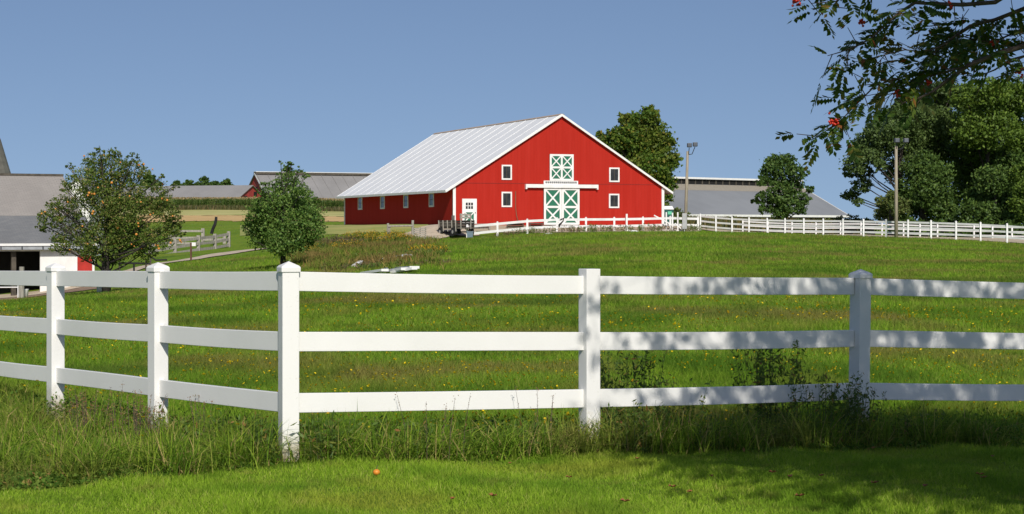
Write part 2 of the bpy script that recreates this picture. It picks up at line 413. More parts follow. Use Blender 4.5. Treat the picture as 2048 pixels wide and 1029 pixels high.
for i, (x, y, g) in enumerate(near):
    lean = (.02, 0) if i == 6 else (0, 0)
    if i == 6: lean = (.022, 0)
    h = 1.415 if i != 5 else 1.45
    p = post_mb(x, y, g, h+.01, angs[i], lean=lean).build('post', 'vinyl_post', fence, .004)
    if i != 5: cap_mb(x+lean[0], y+lean[1], g+h+.02, angs[i]).build('cap', 'vinyl', p, .003)
for i in range(len(near)-1):
    (x0, y0, g0), (x1, y1, g1) = near[i], near[i+1]
    for r, zc in enumerate((1.332, .885, .432)):
        m = MB(); n = 8; prev = None; bow = random.uniform(-.012, .012); sag = random.uniform(-.008, .003)
        L = math.hypot(x1-x0, y1-y0); ux, uy = (x1-x0)/L, (y1-y0)/L; vs = []; hw, hh = .019, .0715
        for k in range(n+1):
            t = .02+k/n*.96; q = math.sin(PI*t)
            cx, cy, cz = x0+(x1-x0)*t - uy*bow*q, y0+(y1-y0)*t + ux*bow*q, zc+g0+(g1-g0)*t+sag*q
            for a, b in ((-1, -1), (1, -1), (1, 1), (-1, 1)): vs.append((cx-uy*a*hw, cy+ux*a*hw, cz+b*hh))
        fs = [(0, 1, 2, 3), tuple(n*4+q for q in (3, 2, 1, 0))]
        for k in range(n):
            for q in range(4): fs.append((k*4+q, (k+1)*4+q, (k+1)*4+(q+1) % 4, k*4+(q+1) % 4))
        m._add(vs, fs); m.build('rail', 'vinyl', fence, .004)

# ------------------------------------------------------------------ far white fences
def far_fence(name, label, pts, zc=(1.27, .84, .41), ph=1.42, railw=.04, rh=.15, pw=.13, group=None, post_label=None):
    x, y = pts[0]; t = thing(name, label, 'fence', (x, y, H(x, y)), group)
    for (x, y) in pts:
        g = H(x, y); m = MB(); m.box(x-pw/2, x+pw/2, y-pw/2, y+pw/2, g-.2, g+ph)
        r = pw/2+.02; m._add([(x-r, y-r, g+ph), (x+r, y-r, g+ph), (x+r, y+r, g+ph), (x-r, y+r, g+ph), (x, y, g+ph+.07)], [(0, 1, 4), (1, 2, 4), (2, 3, 4), (3, 0, 4), (3, 2, 1, 0)])
        m.build('post', 'white_far', t)
    for (a, b) in zip(pts[:-1], pts[1:]):
        for z in zc:
            m = MB().beam((a[0], a[1], H(*a)+z), (b[0], b[1], H(*b)+z), railw, rh); m.build('rail', 'white_far', t)
    return t
def on_line(px, A, B):
    """plan point of the line A-B seen at photo column px"""
    k = (px-1024)/F; dx, dy = B[0]-A[0], B[1]-A[1]; t = (k*A[1]-A[0])/(dx-k*dy); return (A[0]+dx*t, A[1]+dy*t)
LA, LB, LC = (gx(934, 146), 146.), (gx(1396, 161), 161.), (gx(2014, 138), 138.)
lineA = [on_line(p, LA, LB) for p in (934.5, 995, 1054.6, 1114, 1172, 1228.5, 1286, 1340.6, 1396)]
lineB = [on_line(p, LB, LC) for p in (1396, 1431.8, 1464, 1498, 1534.3, 1570, 1607.6, 1646.5, 1686, 1727, 1772.5, 1816, 1862, 1912, 1961, 2014, 2071, 2135)]
far_fence('white_rail_fence', 'long white fence running before the red barn front', lineA, ph=1.17, zc=(1.02, .44), rh=.2, pw=.16)
far_fence('white_rail_fence', 'long white three-rail fence in front of the sand arena and woods', [(lineB[0][0]+.22, lineB[0][1]+.05)]+lineB[1:], ph=1.44)
RA, RB = (gx(1485, 170), 170.), (gx(2000, 154), 154.)
def lift(t, dz):
    t.location.z += dz
t2 = far_fence('white_rail_fence', 'lower white fence on the far side of the sand arena', [on_line(p, RA, RB) for p in (1485.6, 1536, 1584, 1632, 1681, 1722, 1764, 1807, 1840, 1875, 1912, 1948, 1985, 2024, 2066)], ph=1.1, zc=(1.0, .62, .25), rh=.12, pw=.12)

# small things by the barn fence
def diag(name, label, cat, p0, p1, w, h, mat): return tag(MB().beam(p0, p1, w, h).build(name, mat), label, cat)
for k, (px, py0, lab) in enumerate([(1332.5, 425, 'slim white upright leftmost of three before the green toilet'), (1345, 426, 'slim white upright middle of three before the green toilet'), (1355.5, 425, 'slim white upright rightmost of three near the grey box')]):
    Y = 157.5; x = gx(px, Y); g = H(x, Y)
    m = MB().box(x-.06, x+.06, Y-.06, Y+.06, g-.1, gz(py0, Y)).box(x-.35, x+.35, Y-.04, Y+.04, g, g+.1)
    tag(m.build('jump_upright', 'white_far', bevel=.01), lab, 'jump upright', 'white uprights stored by the fence')
diag('jump_pole', 'white pole leaning down to the right before the barn corner', 'pole', P(1308, 431, 157), P(1342, 449, 157), .1, .1, 'white_far')
diag('jump_pole', 'low white pole slanting by the fence below the uprights', 'pole', P(1350, 447, 156.8), P(1365, 460, 156.8), .1, .1, 'white_far')
# footed post at 1253
x, Y = on_line(1253, LA, LB); Y -= .3; g = H(x, Y)
tag(MB().box(x-.08, x+.08, Y-.08, Y+.08, g, g+1.5).box(x-.25, x+.25, Y-.25, Y+.25, g, g+.16).build('footed_post', 'white_far', bevel=.01), 'white post on a square foot in front of the barn fence', 'post')

# ------------------------------------------------------------------ the red barn
W, L, EV, RG = 20.2, 34.8, 3.38, 9.72
BO = (-5.09, 156.5, 1.95); BT = frame(*BO, math.radians(21))
CA, SA = math.cos(math.radians(21)), math.sin(math.radians(21))
barn = thing('red_barn', 'large red barn with white metal roof and green cross-braced doors', 'barn', BO)
def fu(px):
    t = (px-1024)/F; return (BO[1]*t-BO[0])/(CA-SA*t)
def fw(px, py): return EYE+(HOR-py)*(BO[1]+SA*fu(px))/F-BO[2]
def sv(px):
    t = (px-1024)/F; return -(-BO[0]+BO[1]*t)/(SA+CA*t)
def sw(px, py): return EYE+(HOR-py)*(BO[1]+CA*sv(px))/F-BO[2]
def B(): return MB(BT)
def pitch(u): return EV+(RG-EV)*(1-abs(u-W/2)/(W/2))
# walls: closed shell, front and back gable, uv in metres
m = B(); th = .2
def wallpoly(v, flip):
    pts = [(0, v, -.3), (W, v, -.3), (W, v, EV), (W/2, v, RG), (0, v, EV)]
    uv = [(p[0], p[2]) for p in pts]
    if flip: pts.reverse(); uv.reverse()
    m.poly(pts, uv)
wallpoly(0, False); wallpoly(L, True)
m.poly([(0, L, -.3), (0, 0, -.3), (0, 0, EV), (0, L, EV)], [(L, -.3), (0, -.3), (0, EV), (L, EV)])
m.poly([(W, 0, -.3), (W, L, -.3), (W, L, EV), (W, 0, EV)], [(0, -.3), (L, -.3), (L, EV), (0, EV)])
wall = m.build('wall', 'red', barn)
B().box(-.0+.25, W-.25, -.02, -.003, 3.62, 3.66).build('seam_flashing', simple('dark_red_flashing', (.25, .015, .01), .7), wall)
OH, RK, TK = .82, .28, .11
sl = (RG-EV)/(W/2)
rf = B()
for sgn in (-1, 1):
    ue = W/2+sgn*(W/2+OH); ze = EV-OH*sl
    lo = [(ue, -RK, ze+.02), (ue, L+RK, ze+.02), (W/2, L+RK, RG+.02), (W/2, -RK, RG+.02)]
    hi = [(p[0], p[1], p[2]+TK) for p in lo]
    if sgn > 0: order = 1
    rf._add(lo+hi, [(0, 1, 2, 3), (7, 6, 5, 4), (0, 4, 5, 1), (1, 5, 6, 2), (2, 6, 7, 3), (3, 7, 4, 0)])
roof = rf.build('roof', 'roof_white', barn)
m = B(); nr = 13
for i in range(nr+1):
    v = -RK+.08+(L+2*RK-.16)*i/nr
    for sgn in (-1, 1):
        ue = W/2+sgn*(W/2+OH-.01)
        m.beam((ue, v, EV-OH*sl+TK+.03), (W/2+sgn*.12, v, RG+TK+.03-.12*sl), .14, .025, up=(0, 0, 1))
m.build('roof_rib', 'roof_rib', roof)['kind'] = 'stuff'
m = B()
for sgn in (-1, 1): m.beam((W/2+sgn*.16, -RK-.01, RG+TK-.03), (W/2+sgn*.16, L+RK+.01, RG+TK-.03), .22, .03, up=(sgn*.53, 0, .85))
m.build('ridge_cap', 'trim_tan', roof)
for sgn in (-1, 1):   # rake boards
    ue = W/2+sgn*(W/2+OH)
    B().beam((ue, -RK-.025, EV-OH*sl+.02), (W/2+sgn*.0, -RK-.025, RG+.02), .05, .17, up=(0, 0, 1)).build('rake_board', 'white', roof)
    B().box(ue-.03 if sgn < 0 else ue+.001, ue-.001 if sgn < 0 else ue+.03, -RK, L+RK, EV-OH*sl-.07, EV-OH*sl+.14).build('fascia', 'white', roof)
for (u0, u1) in ((-.06, .19), (W-.19, W+.06)):
    B().box(u0, u1, -.07, -.002, -.2, pitch(.19)-.12).build('corner_board', 'white', barn)
B().box(-.06, -.002, L-.2, L+.06, -.2, EV-.12).build('corner_board', 'white', barn)

def front_window(px0, px1, py0, py1, label=None):
    u0, u1, w1, w0 = fu(px0), fu(px1), fw(px0, py0), fw(px0, py1); t = .13
    fr = B().box(u0, u1, -.07, -.004, w0, w0+t).box(u0, u1, -.07, -.004, w1-t, w1).box(u0, u0+t, -.07, -.004, w0+t, w1-t).box(u1-t, u1, -.07, -.004, w0+t, w1-t)
    win = fr.build('window', 'white', barn)
    B().box(u0+t, u1-t, -.03, -.004, w0+t, w1-t).build('pane', 'glass', win)
    um, wm = (u0+u1)/2, (w0+w1)/2
    B().box(um-.03, um+.03, -.045, -.031, w0+t, w1-t).build('muntin', 'frame_gray', win)
for q in ((1003, 1023.3, 330, 360), (1002.8, 1023.5, 384, 414.5), (1218, 1238.5, 335.5, 364.5), (1217.5, 1238, 388, 416.5)): front_window(*q)
def side_window(px0, px1, py0, py1):
    v0, v1 = sv(px1), sv(px0); c = (px0+px1)/2; w1, w0 = sw(c, py0), sw(c, py1); t = .14
    fr = B().box(-.07, -.004, v0, v1, w0, w0+t).box(-.07, -.004, v0, v1, w1-t, w1).box(-.07, -.004, v0, v0+t, w0+t, w1-t).box(-.07, -.004, v1-t, v1, w0+t, w1-t)
    win = fr.build('window', 'white', barn)
    B().box(-.03, -.004, v0+t, v1-t, w0+t, w1-t).build('pane', 'glass', win)
    wm = (w0+w1)/2; B().box(-.045, -.031, v0+t, v1-t, wm-.03, wm+.03).build('muntin', 'frame_gray', win)
for q in ((717, 725, 393, 420), (761.5, 770, 391, 418.5), (808, 817, 388.5, 416.5), (859, 868.3, 385.5, 414.5)): side_window(*q)

def xpanel(mb, u0, u1, w0, w1, v, t=.12):
    z = v-.012
    for (a, b) in (((u0, w0), (u1, w1)), ((u0, w1), (u1, w0))):
        mb.beam((a[0], z, a[1]), (b[0], z, b[1]), t, .02, up=(0, 1, 0)); z -= .012
def door_leaf(name, u0, u1, splits, v, st=.2, xt=.13, mid=None):
    """green panels behind white frame; splits = heights of the rails"""
    d = B().box(u0, u1, v, v+.05, splits[0], splits[-1]).build(name, 'green', barn)
    m = B(); m.box(u0, u0+st, v-.04, v-.001, splits[0], splits[-1]); m.box(u1-st, u1, v-.04, v-.001, splits[0], splits[-1])
    for k, s in enumerate(splits):
        a, b = (s, s+st) if k == 0 else ((s-st, s) if k == len(splits)-1 else (s-st/2, s+st/2))
        m.box(u0+st, u1-st, v-.04, v-.001, a, b)
    m.build('door_frame', 'white', d)
    m = B()
    for k in range(len(splits)-1):
        a = splits[k]+(st if k == 0 else st/2); b = splits[k+1]-(st if k == len(splits)-2 else st/2)
        xpanel(m, u0+st, u1-st, a, b, v-.004, xt)
    m.build('cross_brace', 'white', d)
    return d
u0, u1 = fu(1086.5), fu(1157.5); um = (u0+u1)/2; wt = fw(1122, 376.5); wb = .0; wm = fw(1122, 414.5)
door_leaf('sliding_door', u0, um-.01, (wb, wm, wt), -.14, .19, .14); door_leaf('sliding_door', um+.01, u1, (wb, wm, wt), -.14, .19, .14)
a0, a1 = fu(1049.5), fu(1194)
B().box(a0, a1, -.32, -.004, fw(1122, 376.5)+.005, fw(1122, 369.5)).box(a0, a0+.12, -.32, -.004, fw(1122, 376.5)-.12, fw(1122, 376.5)+.004).box(a1-.12, a1, -.32, -.004, fw(1122, 376.5)-.12, fw(1122, 376.5)+.004).build('door_track_cover', 'white', barn)
b0, b1, c0, c1 = fu(1087), fu(1155.5), fw(1122, 369.5)+.003, fw(1122, 362)
tr = B().box(b0, b1, -.08, -.004, c0, c1).build('transom', 'white', barn)
npn = 16; sp = (b1-b0-.24)/npn
m = B()
for k in range(npn): m.box(b0+.12+k*sp+.04, b0+.12+(k+1)*sp-.03, -.09, -.081, c0+.08, c1-.07)
m.build('transom_pane', 'glass', tr)
e0, e1, f0, f1 = fu(1099), fu(1146.5), c1+.004, fw(1122, 309)
em, fm = (e0+e1)/2, (f0+f1)/2
ld = B().box(e0, e1, -.06, -.004, f0, f1).build('loft_door', 'green', barn)
m = B(); st = .17
for (q0, q1, r0, r1) in ((e0, e0+st, f0, f1), (e1-st, e1, f0, f1), (e0+st, e1-st, f0, f0+st), (e0+st, e1-st, f1-st, f1), (em-st/2, em+st/2, f0+st, f1-st), (e0+st, em-st/2, fm-st/2, fm+st/2), (em+st/2, e1-st, fm-st/2, fm+st/2)):
    m.box(q0, q1, -.1, -.061, r0, r1)
m.build('door_frame', 'white', ld)
m = B()
for (q0, q1) in ((e0+st, em-st/2), (em+st/2, e1-st)):
    for (r0, r1) in ((f0+st, fm-st/2), (fm+st/2, f1-st)): xpanel(m, q0, q1, r0, r1, -.064, .10)
m.build('cross_brace', 'white', ld)
# entrance door
d0, d1, h1 = fu(924), fu(953), fw(938, 398)
dr = B().box(d0, d1, -.08, -.004, .1, h1).build('entrance_door', 'white', barn)
g0, g1, k1, k0 = fu(930.3), fu(946), fw(938, 405), fw(938, 419)
m = B()
for i in range(3):
    for j in range(2):
        m.box(g0+(g1-g0)*i/3+.03, g0+(g1-g0)*(i+1)/3-.03, -.09, -.081, k0+(k1-k0)*j/2+.03, k0+(k1-k0)*(j+1)/2-.03)
m.build('pane', 'glass', dr)
p0, p1, q1, q0 = fu(928.5), fu(947), fw(938, 425), fw(938, 444)
B().box(p0, p1, -.09, -.081, q0, q1).build('door_panel', 'green', dr)
m = B(); xpanel(m, p0, p1, q0, q1, -.094, .09); m.build('cross_brace', 'white', dr)
B().blob((d1-.14, -.13, 1.05), .04).build('handle', 'black', dr)
B().tube([(fu(1031), -.03, fw(1031, 383)), (fu(1031), -.03, fw(1031, 415)), (fu(1032.5), -.04, fw(1032, 430)), (fu(1036), -.1, .1)], .035, 6).build('wall_cable', 'cable', barn)

# ------------------------------------------------------------------ distant farm buildings
def gable_barn(name, label, ridge0, ang, s0, s1, hw, zr, ze, zg, roofm, wallm, rise=None, vent=None, tan=False, openings=None, trim=True, ribs=0):
    """ridge0 plan point of the ridge at s=0, axis at ang; s0..s1 along the ridge, front slope towards -v"""
    T = frame(ridge0[0], ridge0[1], 0, ang)
    o = T(np.array([[(s0+s1)/2, 0, zg]]))[0]; t = thing(name, label, 'barn', tuple(o))
    m = MB(T)
    for s, fl in ((s0, 0), (s1, 1)):
        pts = [(s, -hw, zg-1), (s, hw, zg-1), (s, hw, ze), (s, 0, zr), (s, -hw, ze)]
        if fl == 0: pts.reverse()
        m.poly(pts)
    for v in (-hw, hw):
        pts = [(s0, v, zg-1), (s1, v, zg-1), (s1, v, ze), (s0, v, ze)]
        if v > 0: pts.reverse()
        m.poly(pts)
    w = m.build('wall', wallm, t); m = MB(T); sl_ = (zr-ze)/hw; oh = .8
    for g in (-1, 1):
        lo = [(s0-.4, g*(hw+oh), ze-oh*sl_+.02), (s1+.4, g*(hw+oh), ze-oh*sl_+.02), (s1+.4, 0, zr+.02), (s0-.4, 0, zr+.02)]
        hi = [(p[0], p[1], p[2]+.12) for p in lo]
        m._add(lo+hi, [(0, 1, 2, 3), (7, 6, 5, 4), (0, 4, 5, 1), (1, 5, 6, 2), (2, 6, 7, 3), (3, 7, 4, 0)])
    r = m.build('roof', roofm, t)
    if trim:
        for s in (s0-.43, s1+.43):
            MB(T).beam((s, -hw-oh, ze-oh*sl_+.02), (s, 0, zr+.06), .05, .35).build('rake_board', 'white', r)
        MB(T).box(s0-.4, s1+.4, -hw-oh-.08, -hw-oh-.01, ze-oh*sl_-.2, ze-oh*sl_+.14).build('fascia', 'white', r)
    if ribs:
        m = MB(T); n = int((s1-s0)/ribs)
        for i in range(n+1):
            s = s0+(s1-s0)*i/n
            m.beam((s, -hw-oh+.02, ze-oh*sl_+.17), (s, -.2, zr+.14), .12, .05)
        m.build('roof_rib', roofm, r)['kind'] = 'stuff'
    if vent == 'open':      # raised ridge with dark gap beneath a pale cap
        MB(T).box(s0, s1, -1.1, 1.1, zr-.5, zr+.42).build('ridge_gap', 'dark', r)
        m = MB(T); n = int((s1-s0)/1.6)
        for i in range(n+1):
            s = s0+(s1-s0)*i/n; m.box(s-.12, s+.12, -1.16, -1.101, zr-.45, zr+.4)
        m.build('ridge_strut', 'wood_dk', r)
        MB(T).box(s0-.5, s1+.5, -1.5, 1.5, zr+.43, zr+.72).build('ridge_cap', 'white', r)
    elif vent == 'dark':
        MB(T).box(s0-.3, s1+.3, -.9, .9, zr-.1, zr+.42).build('ridge_cap', 'wood_dk', r)
        MB(T).box(s0-.3, s1+.3, -.95, .95, zr+.43, zr+.55).build('ridge_cover', 'white', r)
    if tan:
        m = MB(T); m._add([(s0-.35, -3.2, zr-3.2*sl_+.155), (s1+.35, -3.2, zr-3.2*sl_+.155), (s1+.35, -1.2, zr-1.2*sl_+.155), (s0-.35, -1.2, zr-1.2*sl_+.155)], [(0, 1, 2, 3)])
        m.build('roof_strip', 'roof_tan', r)
    if openings:
        for (v0, v1, z0, z1) in openings:
            MB(T).box(s0-.04, s0-.004, v0, v1, z0, z1).build('window', 'dark', w)
            MB(T).box(s1+.004, s1+.04, v0, v1, z0, z1).build('window', 'dark', w)
    return t
# behind the corn on the left
gable_barn('red_gabled_barn', 'distant red barn with long dark-ridged roof behind the corn', (gx(512, 420), 420.), math.radians(25), 0, 42, 10., 14.2, 8.3, 6.6, 'roof_brown', 'red_far', vent='dark', openings=[(-1.2, .2, 10.2, 11.2)], ribs=2.5)
TA = math.radians(-20)
gable_barn('grey_roofed_barn', 'long low barn with dull grey roof left of the red gabled one', (gx(503, 398), 398.), TA, -62, 0, 8, 1.73+83*398/F, 1.73+83*398/F-3.6, 6.0, 'roof_brown', 'red_far', openings=[(-3.5, -2, 7.6, 8.6), (1, 2.5, 8.6, 9.6)], trim=False)
# right
gable_barn('open_sided_barn', 'wide livestock barn with raised white ridge behind the round tree', (24.6, 285.), math.radians(42), -16, 31.6, 10.3, 9.0, 3.95, 1.0, 'roof_gray', 'wood_dk', vent='open', tan=True, ribs=0)

# ------------------------------------------------------------------ old shed, bottom left
SG = H(-25, 96.5); SO = (gx(189, 98.), 98., SG); SANG = math.radians(26)
ST = frame(*SO, SANG)       # u to the right (negative = left), v back
shed = thing('old_shed', 'old farm shed with shingled roof, white boards and dark open bay', 'shed', SO)
def SB(): return MB(ST)
wh = gz(497, 98)-SG
eav = gz(488, 97.5)-SG
SB().box(-2.92, -1.06, 0, .12, -.2, wh).box(-.98+.0, -.93, 0, .12, -.2, wh).box(-.12, .0, 0, .12, -.2, wh).box(-.93, -.12, 0, .12, 2.0, wh).build('wall', 'white', shed)
SB().box(-1.06, -.98, .02, .1, -.2, wh).build('door_post', 'white', shed)
SB().box(-.92, -.13, .03, .09, .35, 1.98).build('door', 'red_door', shed)
SB().box(-.92, -.13, .0, .12, -.2, .34).build('door_sill', simple('tan_concrete', (.45, .38, .28), .9), shed)
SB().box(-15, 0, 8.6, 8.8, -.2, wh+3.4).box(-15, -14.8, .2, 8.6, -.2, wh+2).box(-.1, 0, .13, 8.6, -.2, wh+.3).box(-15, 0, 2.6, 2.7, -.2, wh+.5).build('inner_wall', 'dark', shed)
for u in (-4.3, -8.2, -12): SB().box(u-.12, u+.12, 0.02, .26, -.2, wh).build('bay_post', 'wood_dk', shed)
SB().box(-15.3, -2.93, 0, .1, wh-.14, wh).build('header', 'white', shed)
y1 = 3.9; z1 = gz(432, 98+y1*math.cos(SANG))-SG
y2 = 9.0; z2 = gz(352, 98+y2*math.cos(SANG))-SG
def slab(mb, u0, u1, v0, z0, v1, z1, t=.1, uvs=True):
    L_ = math.hypot(v1-v0, z1-z0)
    mb.poly([(u0, v0, z0), (u1, v0, z0), (u1, v1, z1), (u0, v1, z1)], [(u0, 0), (u1, 0), (u1, L_), (u0, L_)])
    mb.poly([(u0, v1, z1-t), (u1, v1, z1-t), (u1, v0, z0-t), (u0, v0, z0-t)])
    mb.poly([(u0, v0, z0-t), (u1, v0, z0-t), (u1, v0, z0), (u0, v0, z0)]); mb.poly([(u1, v0, z0-t), (u1, v1, z1-t), (u1, v1, z1), (u1, v0, z0)])
    mb.poly([(u0, v1, z1-t), (u0, v0, z0-t), (u0, v0, z0), (u0, v1, z1)]); mb.poly([(u1, v1, z1-t), (u0, v1, z1-t), (u0, v1, z1), (u1, v1, z1)])
    return mb
r = slab(SB(), -15.4, .35, -.5, eav, y1, z1).build('lean_to_roof', 'shingle_gray', shed)
slab(SB(), -15.4, .2, y1, z1+.03, y2, z2).build('roof', 'shingle_tan', shed)
slab(SB(), -15.4, .2, y2+.02, z2, y2+6, z2-3.4).build('roof', 'shingle_tan', shed)
SB().box(-15.4, .22, y2-.12, y2+.12, z2-.02, z2+.1).build('ridge_cap', 'wood_dk', shed)
SB().box(-15.4, .36, -.56, -.51, eav-.1, eav+.03).build('fascia', 'white', r)
SB().box(-15.4, .36, -.5, -.38, eav-.3, eav-.11).build('gutter', simple('grey_soffit', (.34, .36, .38), .5), r)
m = SB()
for k in range(14): m.box(-15+k*1.1, -14.94+k*1.1, -.53, -.501, eav-.28, eav-.11)
m.build('gutter_bracket', 'lampmetal', r)
oy = 128.; ox0, ox1 = gx(130, oy), gx(179, oy); og_ = H(ox0, oy); ob_ = thing('milk_house', 'white outbuilding glimpsed through the apple tree top', 'shed', ((ox0+ox1)/2, oy, og_))
zt_ = gz(358, oy); MB()._add([], []) if False else None
m = MB(); m.poly([(ox0, oy, og_-.3), (ox1, oy, og_-.3), (ox1, oy, zt_-.9), ((ox0+ox1)/2, oy, zt_), (ox0, oy, zt_-.9)]); m.poly([(ox0, oy+5, og_-.3), (ox0, oy, og_-.3), (ox0, oy, zt_-.9), (ox0, oy+5, zt_-.9)]); m.poly([(ox1, oy, og_-.3), (ox1, oy+5, og_-.3), (ox1, oy+5, zt_-.9), (ox1, oy, zt_-.9)]); m.build('wall', 'white', ob_)
m = MB(); xm_ = (ox0+ox1)/2
for a_, b_2 in ((ox0-.15, xm_), (xm_, ox1+.15)):
    za, zb = (zt_-.98, zt_+.02) if a_ < xm_-.01 else (zt_+.02, zt_-.98)
    m._add([(a_, oy-.2, za), (b_2, oy-.2, zb), (b_2, oy+5.2, zb), (a_, oy+5.2, za), (a_, oy-.2, za+.1), (b_2, oy-.2, zb+.1), (b_2, oy+5.2, zb+.1), (a_, oy+5.2, za+.1)], [(3, 2, 1, 0), (4, 5, 6, 7), (0, 1, 5, 4), (1, 2, 6, 5), (2, 3, 7, 6), (3, 0, 4, 7)])
m.build('roof', 'roof_brown', ob_)
# silo with steep cone
sc = (gx(-75, 116), 116.); sgd = H(*sc)
silo = thing('silo', 'steep grey cone roof of a silo behind the shed', 'silo', (sc[0], sc[1], sgd))
ze_ = gz(352, 116); MB().lathe((sc[0], sc[1], 0), [(2.75, sgd-.3), (2.75, ze_)], 28).build('wall', simple('pale_stave_concrete', (.4, .38, .34), .9), silo, smooth=False)
MB().lathe((sc[0], sc[1], 0), [(3.06, ze_-.05), (3.06, ze_+.02), (2.38, ze_+2.35), (1.4, ze_+4.4), (.05, ze_+6.2)], 28).build('roof', simple('grey_shingle_cone', (.19, .18, .15), .9, .15, .8, stretch=(1, 1, 4)), silo)

# yard bits
def post(px, py0, py1, Y, r, mat, name, label, cat, group=None):
    x = gx(px, Y); g = H(x, Y)
    return tag(MB().tube([(x, Y, g-.2), (x, Y, (g+gz(py0, Y))/2), (x+.01, Y, gz(py0, Y))], [r, r, r*.92], 8).build(name, mat), label, cat, group)
post(43, 534, 598, 86, .13, 'wood', 'fence_post', 'short wooden post standing before the open shed bay', 'post')
pg = thing('pipe_rail', 'thin white pipe rail before the dark shed bay', 'rail', (gx(36, 88), 88, H(gx(36, 88), 88)))
x = gx(36, 88); g = H(x, 88); zt = gz(571, 88)
MB().tube([(x, 88, g-.1), (x, 88, zt)], .03, 6).build('post', 'white', pg); MB().tube([(x, 88, zt-.1), (x-5, 87.4, zt-.1)], .03, 6).build('rail', 'white', pg)
x = gx(49, 87); g = H(x, 87)
bk = thing('bucket', 'small white bucket on the shed yard dirt', 'bucket', (x, 87, g))
MB().lathe((x, 87, g), [(.16, 0), (.2, .42), (.21, .44), (.18, .44), (.15, .1)], 14).build('bucket_body', 'white', bk, smooth=True)
MB().tube([(x-.2, 87, g+.42), (x-.12, 87-.12, g+.32), (x, 87-.2, g+.28), (x+.12, 87-.12, g+.32), (x+.2, 87, g+.42)], .008, 5).build('handle', 'black', bk)
x = gx(202, 78); g = H(x, 78)
bk = thing('bucket', 'white pail under the apple tree beside its trunk', 'bucket', (x, 78, g))
MB().lathe((x, 78, g), [(.17, 0), (.2, .5), (.21, .52), (.18, .52), (.15, .1)], 14).build('bucket_body', 'white', bk, smooth=True)
MB().tube([(x-.2, 78, g+.5), (x, 78-.2, g+.36), (x+.2, 78, g+.5)], .008, 5).build('handle', 'black', bk)
# dark pipe gate by the drive
Y = 92.; gp = thing('pipe_gate', 'low black iron pipe gate beside the gravel drive', 'gate', (gx(270, Y), Y, H(gx(270, Y), Y)))
for px, py in ((239, 524), (268, 526), (292, 521), (301, 516)):
    x = gx(px, Y); MB().tube([(x, Y, H(x, Y)-.2), (x, Y, gz(py, Y))], .05, 6).build('post', 'wood_dk' if px != 268 else 'black', gp)
MB().tube([P(240, 527, Y), P(270, 527, Y), P(300, 528, Y)], .05, 6).build('rail', 'black', gp)
MB().tube([P(286, 504, Y), P(300, 513, Y), P(312, 521, Y), P(334, 520, Y)], .045, 6).build('rail', 'black', gp)
# grey rail fence
gf = thing('grey_rail_fence', 'weathered grey wooden rail fence on the slope left', 'fence', (gx(430, 136), 136, H(gx(430, 136), 136)))
gpts = [(300, 128.), (350, 130.), (397, 132.5), (430, 135), (457.5, 137)]
tops = {397: 471, 430: 468, 457.5: 463, 350: 478, 300: 486}
for px, Y in gpts:
    x = gx(px, Y); MB().box(x-.12, x+.12, Y-.1, Y+.1, H(x, Y)-.2, gz(tops[px], Y)).build('post', 'wood', gf)
for (pa, Ya), (pb, Yb) in zip(gpts[:-1], gpts[1:]):
    for k, dz in enumerate((.22, .62, 1.05)):
        MB().beam((gx(pa, Ya), Ya-.13, gz(tops[pa], Ya)-dz), (gx(pb, Yb), Yb-.13, gz(tops[pb], Yb)-dz), .05, .2).build('rail', 'wood', gf)
gf2 = thing('grey_rail_fence', 'darker grey rail fence section just behind the front one', 'fence', (gx(406, 141), 141, H(gx(406, 141), 141)))
for px, py in ((340, 470), (406, 457), (449, 470)):
    x = gx(px, 141.); MB().box(x-.12, x+.12, 140.9, 141.1, H(x, 141.)-.2, gz(py, 141.)).build('post', 'wood', gf2)
for py in (462.5, 476, 487): MB().beam(P(340, py, 140.85), P(406, py, 140.85), .05, .16).build('rail', 'wood', gf2)
MB().beam(P(406, 480, 140.85), P(449, 479, 140.85), .05, .16).build('rail', 'wood', gf2)
Y = 138.5
tag(MB().tube([P(423, 468, Y), P(426, 458, Y), P(430, 449, Y), P(432, 440, Y), P(432.5, 434, Y)], [.13, .12, .12, .11, .1], 8).build('bent_pole', 'black'), 'black curved pole leaning above the grey rail fence', 'pole')
Y = 112.; x = gx(382, Y); g = H(x, Y)
sg = thing('marker_post', 'rusty post with small white plate beside the drive', 'sign', (x, Y, g))
MB().box(x-.05, x+.05, Y-.04, Y+.04, g-.2, gz(486, Y)).build('post', 'rust', sg); MB().box(x+.06, x+.3, Y-.06, Y-.045, gz(492.5, Y), gz(485.5, Y)).build('plate', 'white', sg)
for px, Y, lab in ((458, 124., 'short dark stake at the drive edge'),):
    post(px, 503, 510, Y, .05, 'wood_dk', 'stake', lab, 'stake')
# two posts and rail, pallet
Y = 141.; hr = thing('hitching_rail', 'wooden rail between two posts beside the goldenrod', 'rail', (gx(800, Y), Y, H(gx(800, Y), Y)))
for px, py, r_ in ((775.5, 447, .09), (779, 453, .06), (825, 441, .1)):
    x = gx(px, Y); MB().tube([(x, Y, H(x, Y)-.3), (x+.02, Y, gz(py, Y))], r_, 8).build('post', 'wood', hr)
MB().tube([P(776, 453, Y-.1), P(825, 452, Y-.1)], .06, 8).build('rail', 'wood', hr)
Y = 142.; x0, x1 = gx(828, Y), gx(852.5, Y); g = H(x0, Y)
pl = thing('pallet', 'grey wooden pallet leaning upright beside the rail post', 'pallet', ((x0+x1)/2, Y, g))
for k in range(6):
    z = g+.02+k*.155; MB().box(x0, x1, Y-.06, Y-.035, z, z+.10).build('slat', 'wood', pl)
for q in (x0+.04, (x0+x1)/2, x1-.04): MB().box(q-.03, q+.03, Y-.034, Y+.05, g, g+.93).build('stringer', 'wood_dk', pl)
